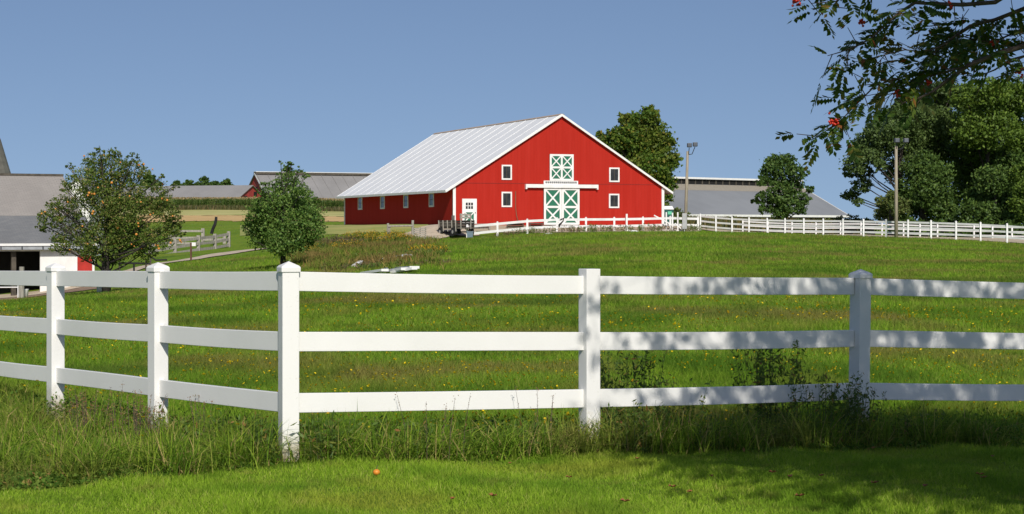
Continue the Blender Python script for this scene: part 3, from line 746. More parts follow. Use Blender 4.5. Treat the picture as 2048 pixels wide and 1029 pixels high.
# wagon
WY = 147.; wx = gx(910, WY); wg = H(wx, WY); WTf = frame(wx, WY, wg, math.radians(-62))
wag = thing('hay_wagon', 'old dark wooden hay wagon parked by the barn corner', 'wagon', (wx, WY, wg))
def WB(): return MB(WTf)
WB().box(-1.5, 1.9, -.75, .75, .62, .74).build('bed', 'wood_dk', wag)
for (v0, v1) in ((-.8, -.76), (.76, .8)):
    for k in range(3): WB().box(-1.5, 1.9, v0, v1, .72+k*.2, .90+k*.2).build('side_board', 'wood_dk', wag)
for u in (-1.3, -.5, .3, 1.1, 1.8):
    WB().beam((u, -.81, .4), (u, -.86, 1.3), .08, .05, up=(1, 0, 0)).build('stake', 'wood', wag)
    WB().beam((u, .81, .55), (u, .83, 1.3), .08, .05, up=(1, 0, 0)).build('stake', 'wood_dk', wag)
WB().box(-1.56, -1.51, -.75, .75, .74, 1.28).build('end_board', 'wood', wag)
for k in range(2): WB().box(1.86, 1.92, -.5, .5, 1.45+k*.22, 1.6+k*.22).build('rack_board', 'wood', wag)
for v in (-.45, .45): WB().box(1.93, 2.0, v-.04, v+.04, .6, 1.85).build('rack_post', 'wood', wag)
WB().box(.4, .9, -.5, -.45, .75, 1.7).build('seat_back', 'wood', wag)
for u in (-1.05, 1.35):
    WB().tube([(u, -.8, .36), (u, .8, .36)], .05, 8).build('axle', 'black', wag)
    for v in (-.8, .8):
        w_ = WB().tube([(u, v-.09, .36), (u, v+.09, .36)], .36, 20).build('wheel', 'rubber', wag)
        WB().tube([(u, v-.1, .36), (u, v+.1, .36)], .15, 14).build('rim', 'rim', w_)
WB().beam((-1.5, 0, .4), (-2.6, 0, .15), .08, .08).build('drawbar', 'black', wag)
Y = 144.5; x = gx(940, Y); g = H(x, Y)
bn = thing('waste_bin', 'blue-grey plastic bin standing at the fence end', 'bin', (x, Y, g))
m = MB(); m._add([(x-.2, Y-.2, g-.05), (x+.2, Y-.2, g-.05), (x+.2, Y+.2, g-.05), (x-.2, Y+.2, g-.05), (x-.25, Y-.25, g+.7), (x+.25, Y-.25, g+.7), (x+.25, Y+.25, g+.7), (x-.25, Y+.25, g+.7)],
  [(3, 2, 1, 0), (4, 5, 6, 7), (0, 1, 5, 4), (1, 2, 6, 5), (2, 3, 7, 6), (3, 0, 4, 7)]); m.build('bin_body', 'bluebin', bn, .02)
MB().box(x-.28, x+.28, Y-.28, Y+.28, g+.705, g+.77).build('lid', 'bluebin', bn, .02)
# clutter behind the barn fence
def slatbox(px0, px1, py0, py1, Y, mat, lab, n=3):
    x0, x1 = gx(px0, Y), gx(px1, Y); g = H((x0+x1)/2, Y); z1 = gz(py0, Y)
    t = thing('plank_bench', lab, 'bench', ((x0+x1)/2, Y, g))
    for k in range(n):
        z = z1-.15*(k+1); MB().box(x0, x1, Y-.03, Y+.03, z, z+.12).build('backrest_board', mat, t)
    MB().box(x0, x1, Y-.5, Y-.04, g+.42, g+.47).build('seat', mat, t)
    for q in (x0+.08, x1-.08):
        MB().box(q-.04, q+.04, Y+.031, Y+.09, g, z1).build('leg', mat, t); MB().box(q-.04, q+.04, Y-.48, Y-.42, g, g+.42).build('leg', mat, t)
slatbox(938, 981, 449.5, 456, 151.5, 'wood', 'grey plank bench behind the fence near the entrance door')
slatbox(1013, 1048, 447.5, 454, 153.5, 'wood_dk', 'dark slatted bench behind the fence left of the big doors')
slatbox(1058, 1086, 446, 452, 154.5, 'wood_dk', 'smaller dark bench closest to the green sliding doors', 2)
for k, (px, py, Y, rx, lab) in enumerate([(966, 470, 143.6, .7, 'white rock in the grass by the bin'), (1071, 466, 143.5, .35, 'small white rock below the fence left of the doors'), (1098, 464, 143.8, .75, 'flat white rock below the green doors'), (1012, 468, 143.8, .25, 'tiny white rock below the dark bench'), (1268, 456, 152, .45, 'pale rock near the footed fence post')]):
    x = gx(px, Y); g = H(x, Y); tag(MB().blob((x, Y, g+.08), rx, 10, 6, .35, (1, .7, .35)).build('white_rock', 'white_far', smooth=True), lab, 'rock', 'white rocks along the barn fence')
Y = 146.8+.4; tag(MB().tube([P(1120, 441, 149.2), P(1123, 439, 149), P(1127, 437, 149.1), P(1126, 443, 149.2), P(1119, 450, 149), P(1118, 455, 149.2)], [.04, .07, .06, .05, .09, .05], 6).build('bridle', 'black'), 'dark bridle hanging on the fence at the green doors', 'bridle')
# portable toilet
Y = 166.5; x0, x1 = gx(1327, Y), gx(1347, Y); g = H(x0, Y); zr = gz(412, Y)
pt = thing('portable_toilet', 'teal green portable toilet with white roof beside the barn', 'toilet', ((x0+x1)/2, Y, g))
bd = MB().box(x0, x1, Y, Y+1.1, g, zr-.35).build('cabin', 'toilet_green', pt, .03)
MB().box(x0+.2, x1-.12, Y-.03, Y-.004, g+.15, zr-.5).build('door', 'toilet_green', pt, .01)
m = MB(); m._add([(x0-.05, Y-.06, zr-.345), (x1+.05, Y-.06, zr-.345), (x1+.05, Y+1.16, zr-.345), (x0-.05, Y+1.16, zr-.345), (x0+.1, Y+.1, zr-.02), (x1-.1, Y+.1, zr-.02), (x1-.1, Y+1, zr-.02), (x0+.1, Y+1, zr-.02)],
  [(3, 2, 1, 0), (4, 5, 6, 7), (0, 1, 5, 4), (1, 2, 6, 5), (2, 3, 7, 6), (3, 0, 4, 7)]); m.build('roof', 'white', pt, .03)
MB().box(x0+.4, x0+.4+.36, Y-.045, Y-.031, zr-.80, zr-.52).build('sign', 'toilet_sign', pt)
# poles
def floodpole(px, py0, Y, lamps, lean, label, r=.15, bury=0):
    x = gx(px, Y); g = H(x, Y); zt = gz(py0, Y)
    t = thing('floodlight_pole', label, 'light pole', (x, Y, g), 'wooden poles with floodlights')
    MB().tube([(x, Y, g-.3), (x+lean*.5, Y, (g+zt)/2), (x+lean, Y, zt)], [r, r*.88, r*.72], 12).build('pole', 'pole', t, smooth=True)
    for (dx, dz) in lamps:
        MB().tube([(x+lean, Y, zt-.3), (x+lean+dx*.6, Y-.1, zt-.25+.0), (x+lean+dx, Y-.15, zt+dz-.05)], .035, 6).build('bracket', 'lampmetal', t)
        l = MB().box(x+lean+dx-.2, x+lean+dx+.2, Y-.5, Y-.1, zt+dz-.02, zt+dz+.34).build('floodlight', 'lampmetal', t, .04)
        MB().box(x+lean+dx-.16, x+lean+dx+.16, Y-.52, Y-.505, zt+dz+.03, zt+dz+.29).build('lens', simple('lamp_lens', (.12, .13, .15), .15), l)
    return t
floodpole(1370.3, 303, 157, [(.12, .35), (.62, .42)], .22, 'wooden pole with two floodlights right of the barn')
floodpole(1792.3, 292, 144.5, [(.0, .25), (.72, .25)], 0, 'wooden pole with two floodlights against the dark woods', r=.155)
Y = 156.7; x = gx(1368.5, Y); g = H(x, Y)
tag(MB().box(x-.2, x+.2, Y-.3, Y-.1, g+.25, gz(427, Y)).box(x-.05, x+.05, Y-.22, Y-.14, g-.1, g+.249).build('meter_box', simple('grey_cabinet', (.42, .42, .42), .5), bevel=.015), 'light grey electric box at the foot of the pole', 'box')

# white boards lying in the grass (mid left)
def board(px0, py0, Y0, px1, py1, Y1, w, lab):
    a = (gx(px0, Y0), Y0); b = (gx(px1, Y1), Y1)
    tag(MB().beam((a[0], a[1], H(*a)+.08), (b[0], b[1], H(*b)+.2), w*1.3, .09).build('loose_board', 'white_far'), lab, 'board', 'white boards dumped in the grass')
board(727, 0, 66.5, 770, 0, 64.8, .22, 'thin white board, leftmost of the heap in the grass')
board(768, 0, 66.5, 812, 0, 64.6, .3, 'middle white board of the heap in the grass')
board(778, 0, 69.5, 829, 0, 65.3, .28, 'long white board slanting to the right end of heap')
board(786, 0, 65.3, 829, 0, 64.4, .2, 'short white board at the right end of heap')
board(746, 0, 79, 818, 0, 80, .45, 'white board lying alone among goldenrod above the heap')
board(708, 0, 76, 722, 0, 77, .15, 'small white board piece left of the goldenrod')

# ------------------------------------------------------------------ leaves and trees
def leaf_cards(pos, size, up=None, asp=.55, rng=RNG, fold=.25):
    """kite-shaped leaf pieces at pos; each 4 vertices"""
    n = len(pos); a = rng.normal(size=(n, 3)); a /= np.linalg.norm(a, axis=1)[:, None]
    nn = rng.normal(size=(n, 3))*.8 + (up if up is not None else np.array([0, 0, .6]))
    b = np.cross(a, nn); b /= np.linalg.norm(b, axis=1)[:, None]+1e-9
    c = np.cross(a, b); s = size[:, None]
    V = np.empty((n, 4, 3)); V[:, 0] = pos-a*s*.5; V[:, 1] = pos+b*s*asp*.5+c*s*fold*.2; V[:, 2] = pos+a*s*.5; V[:, 3] = pos-b*s*asp*.5+c*s*fold*.2
    q = np.arange(n*4).reshape(n, 4); return V.reshape(-1, 3), q

def crown(blobs, n_leaf, size, rng, clump=.30, fill=.45, per=26):
    """blobs (x,y,z,r[,squash]); leaves sit in small clumps spread through each blob, thicker towards its skin"""
    vol = np.array([b[3]**2 for b in blobs]); vol = vol/vol.sum(); pos = []; up = []
    for b, w in zip(blobs, vol):
        k = max(3, int(n_leaf*w/per)); c = np.array(b[:3]); r = b[3]; sq = b[4] if len(b) > 4 else .85
        d = rng.normal(size=(k, 3)); d /= np.linalg.norm(d, axis=1)[:, None]
        rad = r*(fill+(1.08-fill)*rng.random(k)**.6)
        cc = c+d*rad[:, None]*np.array([1, 1, sq])
        cr = r*clump*(.6+.8*rng.random(k))
        m = max(4, int(per)); e = rng.normal(size=(k, m, 3))*.55
        e[:, :, 2] *= .6
        p = cc[:, None, :]+e*cr[:, None, None]
        pos.append(p.reshape(-1, 3)); up.append((np.repeat(d, m, 0)*.7+np.array([0, 0, .5])))
    pos = np.concatenate(pos); up = np.concatenate(up)
    s = size*(.6+.8*rng.random(len(pos)))
    return leaf_cards(pos, s, up, .6, rng)

def tree(name, label, cat, base, blobs, n_leaf, size, mat, barkm='bark', r0=.2, trunk_top=None, group=None, seed=1, clump=.3, fill=.45, lean=(0, 0), twigs=2, per=26):
    rng = np.random.default_rng(seed); rr = random.Random(seed)
    g = H(base[0], base[1]); t = thing(name, label, cat, (base[0], base[1], g), group)
    bl = np.array([b[:4] for b in blobs]); zc = bl[:, 2].max()
    tt = trunk_top if trunk_top is not None else g+(zc-g)*.75
    top = np.array([base[0]+lean[0], base[1]+lean[1], tt])
    m = MB(); b0 = np.array([base[0], base[1], g-.2])
    tp = [b0, b0*.6+top*.4+np.array([rr.uniform(-.1, .1), 0, 0]), b0*.3+top*.7, top]
    m.tube(tp, [r0*1.25, r0*.9, r0*.6, r0*.3], 9)
    m.build('trunk', barkm, t, smooth=True)
    m = MB()
    for b in blobs:
        c = np.array(b[:3]); q = min(.85, max(.22, (c[2]-b[3]*.5-g)/(tt-g+1e-6)*.62+.03*rr.random()))
        st = b0+(top-b0)*q
        mid = (st+c)/2+np.array([rr.uniform(-.12, .12)*b[3], rr.uniform(-.1, .1)*b[3], -.12*b[3]])
        m.tube([st, mid, c], [r0*.30, r0*.18, r0*.08], 6)
        for k in range(twigs):
            d = np.array([rr.gauss(0, 1), rr.gauss(0, 1), rr.gauss(.2, .7)]); d /= np.linalg.norm(d)
            m.tube([mid if k % 2 else c, c+d*b[3]*.5, c+d*b[3]*.98+np.array([0, 0, .04*b[3]])], [r0*.09, r0*.05, r0*.02], 4)
    m.build('limbs', barkm, t, smooth=True)
    V, q = crown(blobs, n_leaf, size, rng, clump, fill, per)
    V = V-ORG[t.name]
    link('crown', fast_mesh('crown', V, None, q, mat), t)
    return t
def pb(l, Y, dy=1.0, seed=0):
    """blob list from (px, py, r px) with depth spread"""
    rr = random.Random(seed); out = []
    for q in l:
        px, py, rp = q[:3]; off = q[3] if len(q) > 3 else rr.uniform(-dy, dy)
        y = Y+off; out.append((gx(px, y), y, gz(py, y), rp*y/F))
    return out

Lf = {}
Lf['apple'] = leafmat('apple_leaves', [(0, (.05, .09, .014)), (.5, (.11, .17, .026)), (.85, (.20, .23, .05)), (1, (.34, .24, .09))], .3)
Lf['young'] = leafmat('young_tree_leaves', [(0, (.04, .10, .016)), (.5, (.11, .20, .035)), (1, (.22, .31, .07))], .3)
Lf['maple'] = leafmat('maple_leaves', [(0, (.04, .09, .01)), (.5, (.085, .15, .018)), (.9, (.16, .21, .025)), (1, (.26, .19, .03))], .3, patch=[(.35, .5, .65, (.13, .14, .02), .6)])
Lf['oak'] = leafmat('oak_leaves', [(0, (.035, .08, .015)), (.6, (.07, .13, .025)), (1, (.12, .18, .04))], .25)
Lf['wood1'] = leafmat('willow_grey_leaves', [(0, (.045, .08, .022)), (.6, (.09, .14, .036)), (1, (.14, .20, .055))], .25)
Lf['wood2'] = leafmat('wood_leaves', [(0, (.04, .08, .016)), (.6, (.08, .14, .028)), (1, (.14, .21, .04))], .25)
Lf['wood3'] = leafmat('bright_wood_leaves', [(0, (.045, .085, .012)), (.5, (.095, .16, .02)), (1, (.15, .22, .03))], .28)
Lf['bush'] = leafmat('bush_leaves', [(0, (.06, .09, .022)), (.6, (.12, .16, .04)), (1, (.19, .19, .06))], .25)
Lf['goldenrod'] = leafmat('goldenrod_plumes', [(0, (.42, .24, .012)), (.7, (.55, .34, .02)), (1, (.45, .22, .02))], .15)
Lf['weedgreen'] = leafmat('weed_leaves', [(0, (.05, .10, .014)), (.6, (.10, .17, .025)), (.9, (.18, .19, .035)), (1, (.30, .13, .05))], .3)
Lf['dryweed'] = leafmat('dry_weed', [(0, (.20, .10, .045)), (.6, (.30, .17, .08)), (1, (.14, .12, .05))], .2)
Lf['brownweed'] = leafmat('brown_weed', [(0, (.12, .09, .04)), (.6, (.17, .12, .05)), (1, (.09, .11, .03))], .2)

# apple tree
ap = pb([(210, 400, 62, 0), (170, 370, 42), (215, 345, 42), (255, 350, 36), (185, 322, 20), (225, 310, 18), (200, 303, 12), (265, 322, 16), (290, 345, 18), (300, 395, 40), (330, 420, 30), (130, 420, 34), (100, 440, 22), (150, 470, 42), (120, 490, 24), (200, 480, 46, -.6),
         (260, 470, 46), (320, 470, 34), (345, 455, 20), (230, 515, 26), (180, 512, 20), (290, 505, 24), (250, 420, 45, -.8), (82, 425, 9), (325, 352, 8), (140, 335, 10), (350, 375, 8), (352, 445, 18), (362, 468, 10), (88, 452, 16), (106, 412, 14), (132, 375, 12)], 75, 1.3, 3)
at = tree('apple_tree', 'bushy apple tree full of orange fruit beside the old shed', 'tree', (gx(213, 75), 75.), ap, 38000, .085, Lf['apple'], 'bark_dk', .17, seed=4, clump=.20, fill=.35, twigs=4, per=14)
am = MB().blob((0, 0, 0), .058, 8, 6); amesh = bpy.data.meshes.new('apple'); amesh.from_pydata([tuple(v) for v in am.v], [], am.f)
for p in amesh.polygons: p.use_smooth = True
amesh.materials.append(leafmat('ripe_apple_skin', [(0, (.62, .22, .03)), (1, (.62, .40, .06))], .0, .4))
amesh.materials.clear(); amesh.materials.append(simple('ripe_apple_skin', (.60, .22, .035), .5, .15, 8., col2=(.52, .31, .07)))
rr = random.Random(5); og = ORG[at.name]
fr_px = [(178, 386), (180, 390), (183, 388), (176, 392), (190, 389), (204, 404), (206, 407), (187, 424), (185, 427), (224, 365), (275, 440), (277, 448), (278, 453), (300, 430), (306, 428), (324, 397), (328, 398), (335, 400), (310, 490), (315, 492), (317, 497), (361, 482), (363, 484), (359, 480), (268, 492), (262, 489), (83, 427), (260, 392), (272, 470), (345, 432), (240, 396), (195, 375)]
for k in range(58):
    if k < len(fr_px): px, py = fr_px[k][0]+rr.uniform(-1, 1), fr_px[k][1]+rr.uniform(-1, 1); y = 75-rr.uniform(1.0, 1.9)
    else:
        b = rr.choice(ap[:22]); d = np.array([rr.gauss(0, 1), -abs(rr.gauss(0, 1)), rr.gauss(0, 1)]); d /= np.linalg.norm(d); q = np.array(b[:3])+d*b[3]*.95
        px, py, y = q[0]*F/q[1]+1024, HOR-(q[2]-EYE)*F/q[1], q[1]
    o = link('apple', amesh, at, tuple(np.array(P(px, py, y))-og)); s = rr.uniform(.45, 1.0); o.scale = (s, s, s)
fal = bpy.data.meshes.new('fallen_apple'); fal.from_pydata([tuple(v) for v in am.v], [], am.f); fal.materials.append(simple('yellow_fallen_apple', (.62, .50, .10), .5))
for k, (px, py) in enumerate([(233, 599), (237, 600), (254, 598), (273, 597), (281, 597.5), (285, 598.5), (292, 596), (225, 601)]):
    Y = 72.5-rr.random()*1.5; x = gx(px, Y); o = link('fallen_apple', fal, None, (x, Y, H(x, Y)+.06)); tag(o, 'yellow fallen apple lying in grass under the apple tree', 'apple', 'windfall apples under the tree')

# young round tree
yb = pb([(568, 425, 55, 0), (543, 408, 32), (593, 408, 36), (575, 365, 26), (576, 345, 14), (575, 330, 8), (552, 378, 18), (604, 380, 18), (525, 430, 30), (515, 455, 26), (500, 440, 12), (535, 470, 36), (575, 475, 42, -.8), (615, 455, 32), (630, 440, 18), (622, 432, 26), (598, 340, 8), (528, 455, 26), (560, 494, 22), (600, 490, 18), (520, 385, 8), (640, 460, 10), (487, 455, 5), (648, 440, 5), (583, 328, 7), (562, 326, 5), (612, 352, 8), (530, 372, 9), (515, 405, 9), (628, 400, 9), (622, 485, 9), (508, 482, 10)], 85, 1.2, 5)
tree('young_tree', 'dense round young green tree behind the fence corner', 'tree', (gx(566, 85), 85.), yb, 26000, .11, Lf['young'], 'bark_dk', .12, seed=9, clump=.30, fill=.35, per=12)
# maple behind the barn
mb_ = pb([(1285, 290, 52, 0), (1270, 245, 26), (1295, 230, 18), (1302, 218, 8), (1250, 240, 14), (1310, 250, 20), (1325, 285, 24), (1335, 320, 24), (1350, 322, 12), (1300, 340, 42), (1325, 370, 28), (1250, 275, 28), (1225, 280, 20), (1203, 272, 10), (1240, 320, 40), (1320, 395, 22), (1280, 380, 40), (1215, 320, 30)], 193, 3, 7)
tree('maple_tree', 'tall leafy maple rising behind the right roof slope', 'tree', (gx(1290, 193), 193.), mb_, 26000, .38, Lf['maple'], r0=.35, seed=11, clump=.30, fill=.35, per=14)
# round-headed tree in front of the right barn
ob = pb([(1560, 335, 30, 0), (1575, 318, 14), (1550, 322, 16), (1590, 345, 20), (1540, 350, 20), (1525, 362, 13), (1520, 395, 14), (1510, 402, 7), (1560, 385, 28), (1585, 372, 20), (1608, 345, 10), (1618, 378, 9), (1626, 382, 5), (1605, 400, 15), (1545, 410, 20), (1580, 410, 22), (1560, 425, 18), (1530, 418, 12), (1600, 418, 14), (1535, 334, 10)], 178, 1.4, 8)
tree('oak_tree', 'open-crowned oak standing before the livestock barn', 'tree', (gx(1570, 178), 178.), ob, 13000, .26, Lf['oak'], 'bark_dk', .26, seed=13, clump=.26, fill=.45, twigs=3, per=12)
# woods on the right: separate trees
woods = [
 ('grey_green_tree', 'grey-green tree leaning left at the woods edge behind the pole', (1800, 180), [(1795, 250, 42), (1760, 265, 30), (1735, 290, 30), (1772, 235, 16), (1712, 325, 26), (1700, 345, 16), (1705, 390, 17), (1690, 392, 8), (1725, 370, 18), (1740, 315, 20), (1820, 235, 28), (1808, 290, 30), (1760, 330, 14), (1716, 405, 10), (1730, 345, 16), (1755, 300, 30), (1780, 270, 34), (1715, 300, 16), (1790, 340, 26), (1835, 330, 30), (1745, 262, 18)], 26000, .28, 'wood1', -.4),
 ('tall_wood_tree', 'tall tree right of the pole with sky showing through its crown', (1850, 186), [(1850, 250, 48), (1835, 215, 24), (1865, 205, 26), (1885, 250, 36), (1830, 290, 36), (1870, 300, 34), (1895, 205, 20), (1905, 185, 20), (1800, 215, 18), (1820, 190, 14), (1860, 180, 14), (1880, 180, 20)], 22000, .30, 'wood1', 0),
 ('bright_wood_tree', 'bright green maple crown highest at the right edge', (1975, 180), [(1960, 215, 46), (1930, 195, 28), (1985, 190, 36), (2020, 200, 40), (1945, 260, 40), (1990, 260, 46), (2030, 265, 42), (2050, 190, 40), (1960, 300, 30), (2000, 172, 18), (1935, 172, 12)], 26000, .32, 'wood3', 0),
 ('dark_wood_tree', 'dark tree beneath the bright maple crown in the woods', (1960, 183), [(1935, 330, 40), (1975, 340, 42), (1950, 380, 40), (2015, 330, 40), (2000, 390, 40), (1925, 290, 26), (2040, 300, 36)], 20000, .30, 'wood2', 0),
 ('low_wood_tree', 'low rounded tree at the woods edge right of the pole', (1845, 176), [(1850, 340, 34), (1830, 375, 34), (1865, 385, 38), (1845, 415, 34), (1880, 350, 28), (1855, 320, 20), (1885, 420, 28), (1820, 405, 26)], 18000, .28, 'wood2', 0),
 ('rounded_wood_tree', 'rounded green tree low at the right woods edge', (1990, 172), [(1985, 360, 34), (1965, 400, 34), (2005, 410, 36), (1945, 425, 28), (2035, 390, 34), (2050, 430, 30), (1975, 430, 28)], 17000, .28, 'wood2', 0),
 ('yellowing_tree', 'yellow-green bush tree at the far right picture edge', (2060, 168), [(2050, 350, 26), (2062, 385, 30), (2045, 410, 24), (2080, 340, 30), (2070, 430, 30)], 9000, .28, 'wood3', 0),
 ('small_edge_tree', 'small leafy tree left of the pole low at woods edge', (1782, 174), [(1775, 410, 18), (1765, 430, 16), (1790, 435, 20), (1783, 395, 14), (1800, 415, 20), (1758, 400, 8)], 7000, .24, 'bush', 0),
 ('back_wood_tree', 'shaded tree deep behind the others in the woods', (1910, 200), [(1900, 300, 55), (1930, 260, 50), (1880, 370, 50), (1940, 350, 50), (1990, 310, 60), (2040, 340, 60), (1920, 410, 50), (2000, 400, 50)], 16000, .36, 'wood2', 0),
 ('back_wood_tree', 'shaded tree beyond the right edge of the woods', (2130, 190), [(2120, 230, 60), (2100, 300, 60), (2160, 290, 60), (2110, 370, 60), (2170, 370, 60)], 14000, .4, 'wood2', 0)]
for i, (nm, lab, (px, Y), bl, n, sz, mt, _) in enumerate(woods):
    blobs = pb(bl, Y, 3., 20+i)
    tree(nm, lab, 'tree', (gx(px, Y), float(Y)), blobs, n, sz, Lf[mt], 'bark_dk', .30, seed=30+i, group='trees of the right-hand woods', clump=.28, fill=.3, per=14)
# undergrowth along the wood edge, countable bushes
def bush(px, py, rp, Y, mat, label, n=2600, size=.2, name='bush', group=None, seed=0, sq=.9):
    rng = np.random.default_rng(seed); x = gx(px, Y); g = H(x, Y); r = rp*Y/F; rr = random.Random(seed)
    t = thing(name, label, 'bush', (x, Y, g), group)
    ht = max(gz(py, Y)-g, r)
    blobs = [(x+rr.uniform(-.8, .8)*r, Y+rr.uniform(-.7, .7)*r, g+ht*rr.uniform(.2, .75), r*rr.uniform(.4, .65)) for _ in range(7)]+[(x, Y, g+ht*.45, r*.8, ht/r*.55)]
    m = MB()
    for b in blobs: m.tube([(x+rr.uniform(-.1, .1), Y, g-.1), ((x+b[0])/2, (Y+b[1])/2, (g+b[2])/2), b[:3]], [.05, .035, .012], 5)
    m.build('stems', 'bark_dk', t)['kind'] = 'stuff'
    V, q = crown(blobs, n, size, rng, .3, .2, 10); link('foliage', fast_mesh('foliage', V-ORG[t.name], None, q, mat), t); return t
ub = [(1815, 425, 26, 172, 'wood2', 'dark bush directly behind the right pole'), (1905, 425, 30, 172, 'wood2', 'tall dark bush between pole and woods middle'), (1958, 425, 32, 171, 'wood2', 'broad dark bush in the woods middle'), (2012, 425, 32, 169, 'wood2', 'broad dark bush right of the woods middle'), (1700, 425, 22, 190, 'bush', 'bush left of the woods beside the barn end'), (1738, 432, 18, 188, 'bush', 'low bush below the leaning grey-green tree'), (1832, 440, 26, 168, 'wood2', 'dark bush just right of the right pole'), (1880, 445, 24, 167, 'wood2', 'dark bush behind the fence middle of the woods'),
      (1930, 440, 28, 167, 'wood2', 'larger dark bush below the dark tree'), (1985, 445, 26, 165, 'wood2', 'green bush behind fence below the rounded green tree'), (2040, 445, 30, 163, 'wood2', 'dark bush at the right end of the woods'),
      (1355, 410, 22, 200, 'bush', 'hazy green bush between barn and left pole'), (1345, 430, 18, 195, 'bush', 'lower bush behind the portable toilet'),
      (1418, 434, 14, 255, 'brownweed', 'brown-green shrub before the livestock barn left'), (1470, 432, 14, 250, 'bush', 'small shrub below the barn eave middle'), (1555, 432, 16, 200, 'bush', 'shrub at the foot of the oak left side'), (1600, 434, 14, 215, 'bush', 'shrub at the foot of the oak right side'), (1500, 436, 12, 240, 'brownweed', 'small brown shrub below the barn eave'), (1650, 436, 14, 230, 'bush', 'shrub near the right end of the livestock barn')]
for i, (px, py, rp, Y, mt, lab) in enumerate(ub): bush(px, py, rp, float(Y), Lf[mt], lab, 2600, .26, 'bush', 'bushes beyond the white fence', 60+i)
# far tree tops beyond the grey roof
for i, (px, py, rp, lab) in enumerate([(300, 362, 17, 'far dark tree top seen past the apple tree'), (353, 369, 9, 'small far tree top, leftmost above the grey roof'), (378, 368, 10, 'second far tree top above the grey roof'), (408, 365, 15, 'tallest far tree top above the grey roof middle'), (432, 369, 9, 'low far tree top between two higher ones'), (452, 368, 13, 'rightmost far tree top above the grey roof')]):
    Y = 560.; x = gx(px, Y); z = gz(py, Y); r = rp*Y/F
    bl = [(x+dx*r, Y+dy*r, z+dz*r, r*.6) for dx, dy, dz in ((-.7, 0, -.5), (.7, .3, -.5), (0, 0, .2), (.2, -.5, -.9), (-.4, .5, -1.2), (.5, 0, -1.6), (-.2, 0, -2))]
    tree('far_tree', lab, 'tree', (x, Y), bl, 2600, .9, Lf['oak'], 'bark_dk', .4, seed=90+i, group='tree tops on the far left skyline', per=10)

# goldenrod and brown weeds mid left
def weed(px, Y, hgt, rad, n, lab, matl, mats='weedgreen', cat='plant', name='weed_clump', group=None, seed=0, plume=None, lw=.05, spread=.5, leafy=1., z_off=0, xy=None, sw_=.006):
    rr = random.Random(seed); rng = np.random.default_rng(seed)
    x, Y = xy if xy else (gx(px, Y), Y); g = H(x, Y)
    t = thing(name, lab, cat, (x, Y, g), group); m = MB(); lp = []; ls = []; pp = []; ld = []
    for k in range(n):
        a = rr.uniform(0, 2*PI); q = rad*math.sqrt(rr.random()); bx, by = x+q*math.cos(a), Y+q*math.sin(a); h = hgt*rr.uniform(.55, 1.08)
        dx, dy = math.cos(a)*spread*h*rr.uniform(.1, .6), math.sin(a)*spread*h*rr.uniform(.1, .6)
        bz = H(bx, by); p0 = np.array([bx, by, bz-.03]); p1 = np.array([bx+dx*.35, by+dy*.35, bz+h*.55]); p2 = np.array([bx+dx, by+dy, bz+h])
        m.tube([p0, p1, p2], [sw_, sw_*.8, sw_*.4], 4, False)
        nl = int(h/lw*1.3*leafy)
        for j in range(nl):
            s = rr.random()**.8; p = (p0*(1-s)**2+2*p1*s*(1-s)+p2*s*s); lp.append(p+np.array([rr.gauss(0, lw*.4), rr.gauss(0, lw*.4), 0])); ls.append(lw*rr.uniform(.7, 1.5))
        if plume:
            for j in range(plume): pp.append(p2+np.array([rr.gauss(0, plume_r), rr.gauss(0, plume_r), rr.gauss(-plume_r*.6, plume_r)]))
    m.build('stems', 'twig' if mats != 'weedgreen' else 'stem_green', t)['kind'] = 'stuff'
    if lp:
        V, q = leaf_cards(np.array(lp), np.array(ls), np.array([0, 0, .8]), .3, rng); link('foliage', fast_mesh('foliage', V-ORG[t.name], None, q, Lf[mats]), t)
    if pp:
        V, q = leaf_cards(np.array(pp), np.full(len(pp), plume_s)*rng.uniform(.6, 1.3, len(pp)), None, .7, rng); link('blossom', fast_mesh('blossom', V-ORG[t.name], None, q, Lf[matl]), t)['kind'] = 'stuff'
    return t
plume_r, plume_s = .12, .07
gr = [(715, 128, 1.15, .9, 'tall goldenrod clump, leftmost and largest'), (735, 129, 1.25, .8, 'tall goldenrod clump second from left'), (758, 122, .75, .9, 'low goldenrod below the two tallest clumps'), (788, 131, 1.15, .7, 'goldenrod clump beside the left rail post'), (800, 126, .9, .8, 'goldenrod clump below the rail'), (812, 122, .8, .7, 'goldenrod patch below the pallet'), (845, 92, .8, .7, 'pale goldenrod nearest to the smooth grass'), (868, 92, .65, .6, 'small goldenrod at the right end of the weedy patch'), (612, 112, .6, .7, 'small goldenrod near the round tree'), (690, 114, .6, .8, 'low goldenrod in the brown weeds')]
for i, (px, Y, h, r_, lab) in enumerate(gr): weed(px, float(Y), h*.72, r_*1.1, 70, lab, 'goldenrod', 'weedgreen', 'goldenrod', 'goldenrod', 'goldenrod clumps left of the wagon', 200+i, plume=7, lw=.14, spread=.3, leafy=1.6, sw_=.007)
br = [(650, 124, .95), (672, 122, 1.0), (690, 119, .9), (640, 116, .6), (715, 95, .6), (745, 84, .5), (785, 82, .5), (835, 82, .5), (700, 74, .45), (760, 73, .4), (610, 118, .7), (590, 122, .6), (860, 96, .4), (845, 72, .35)]
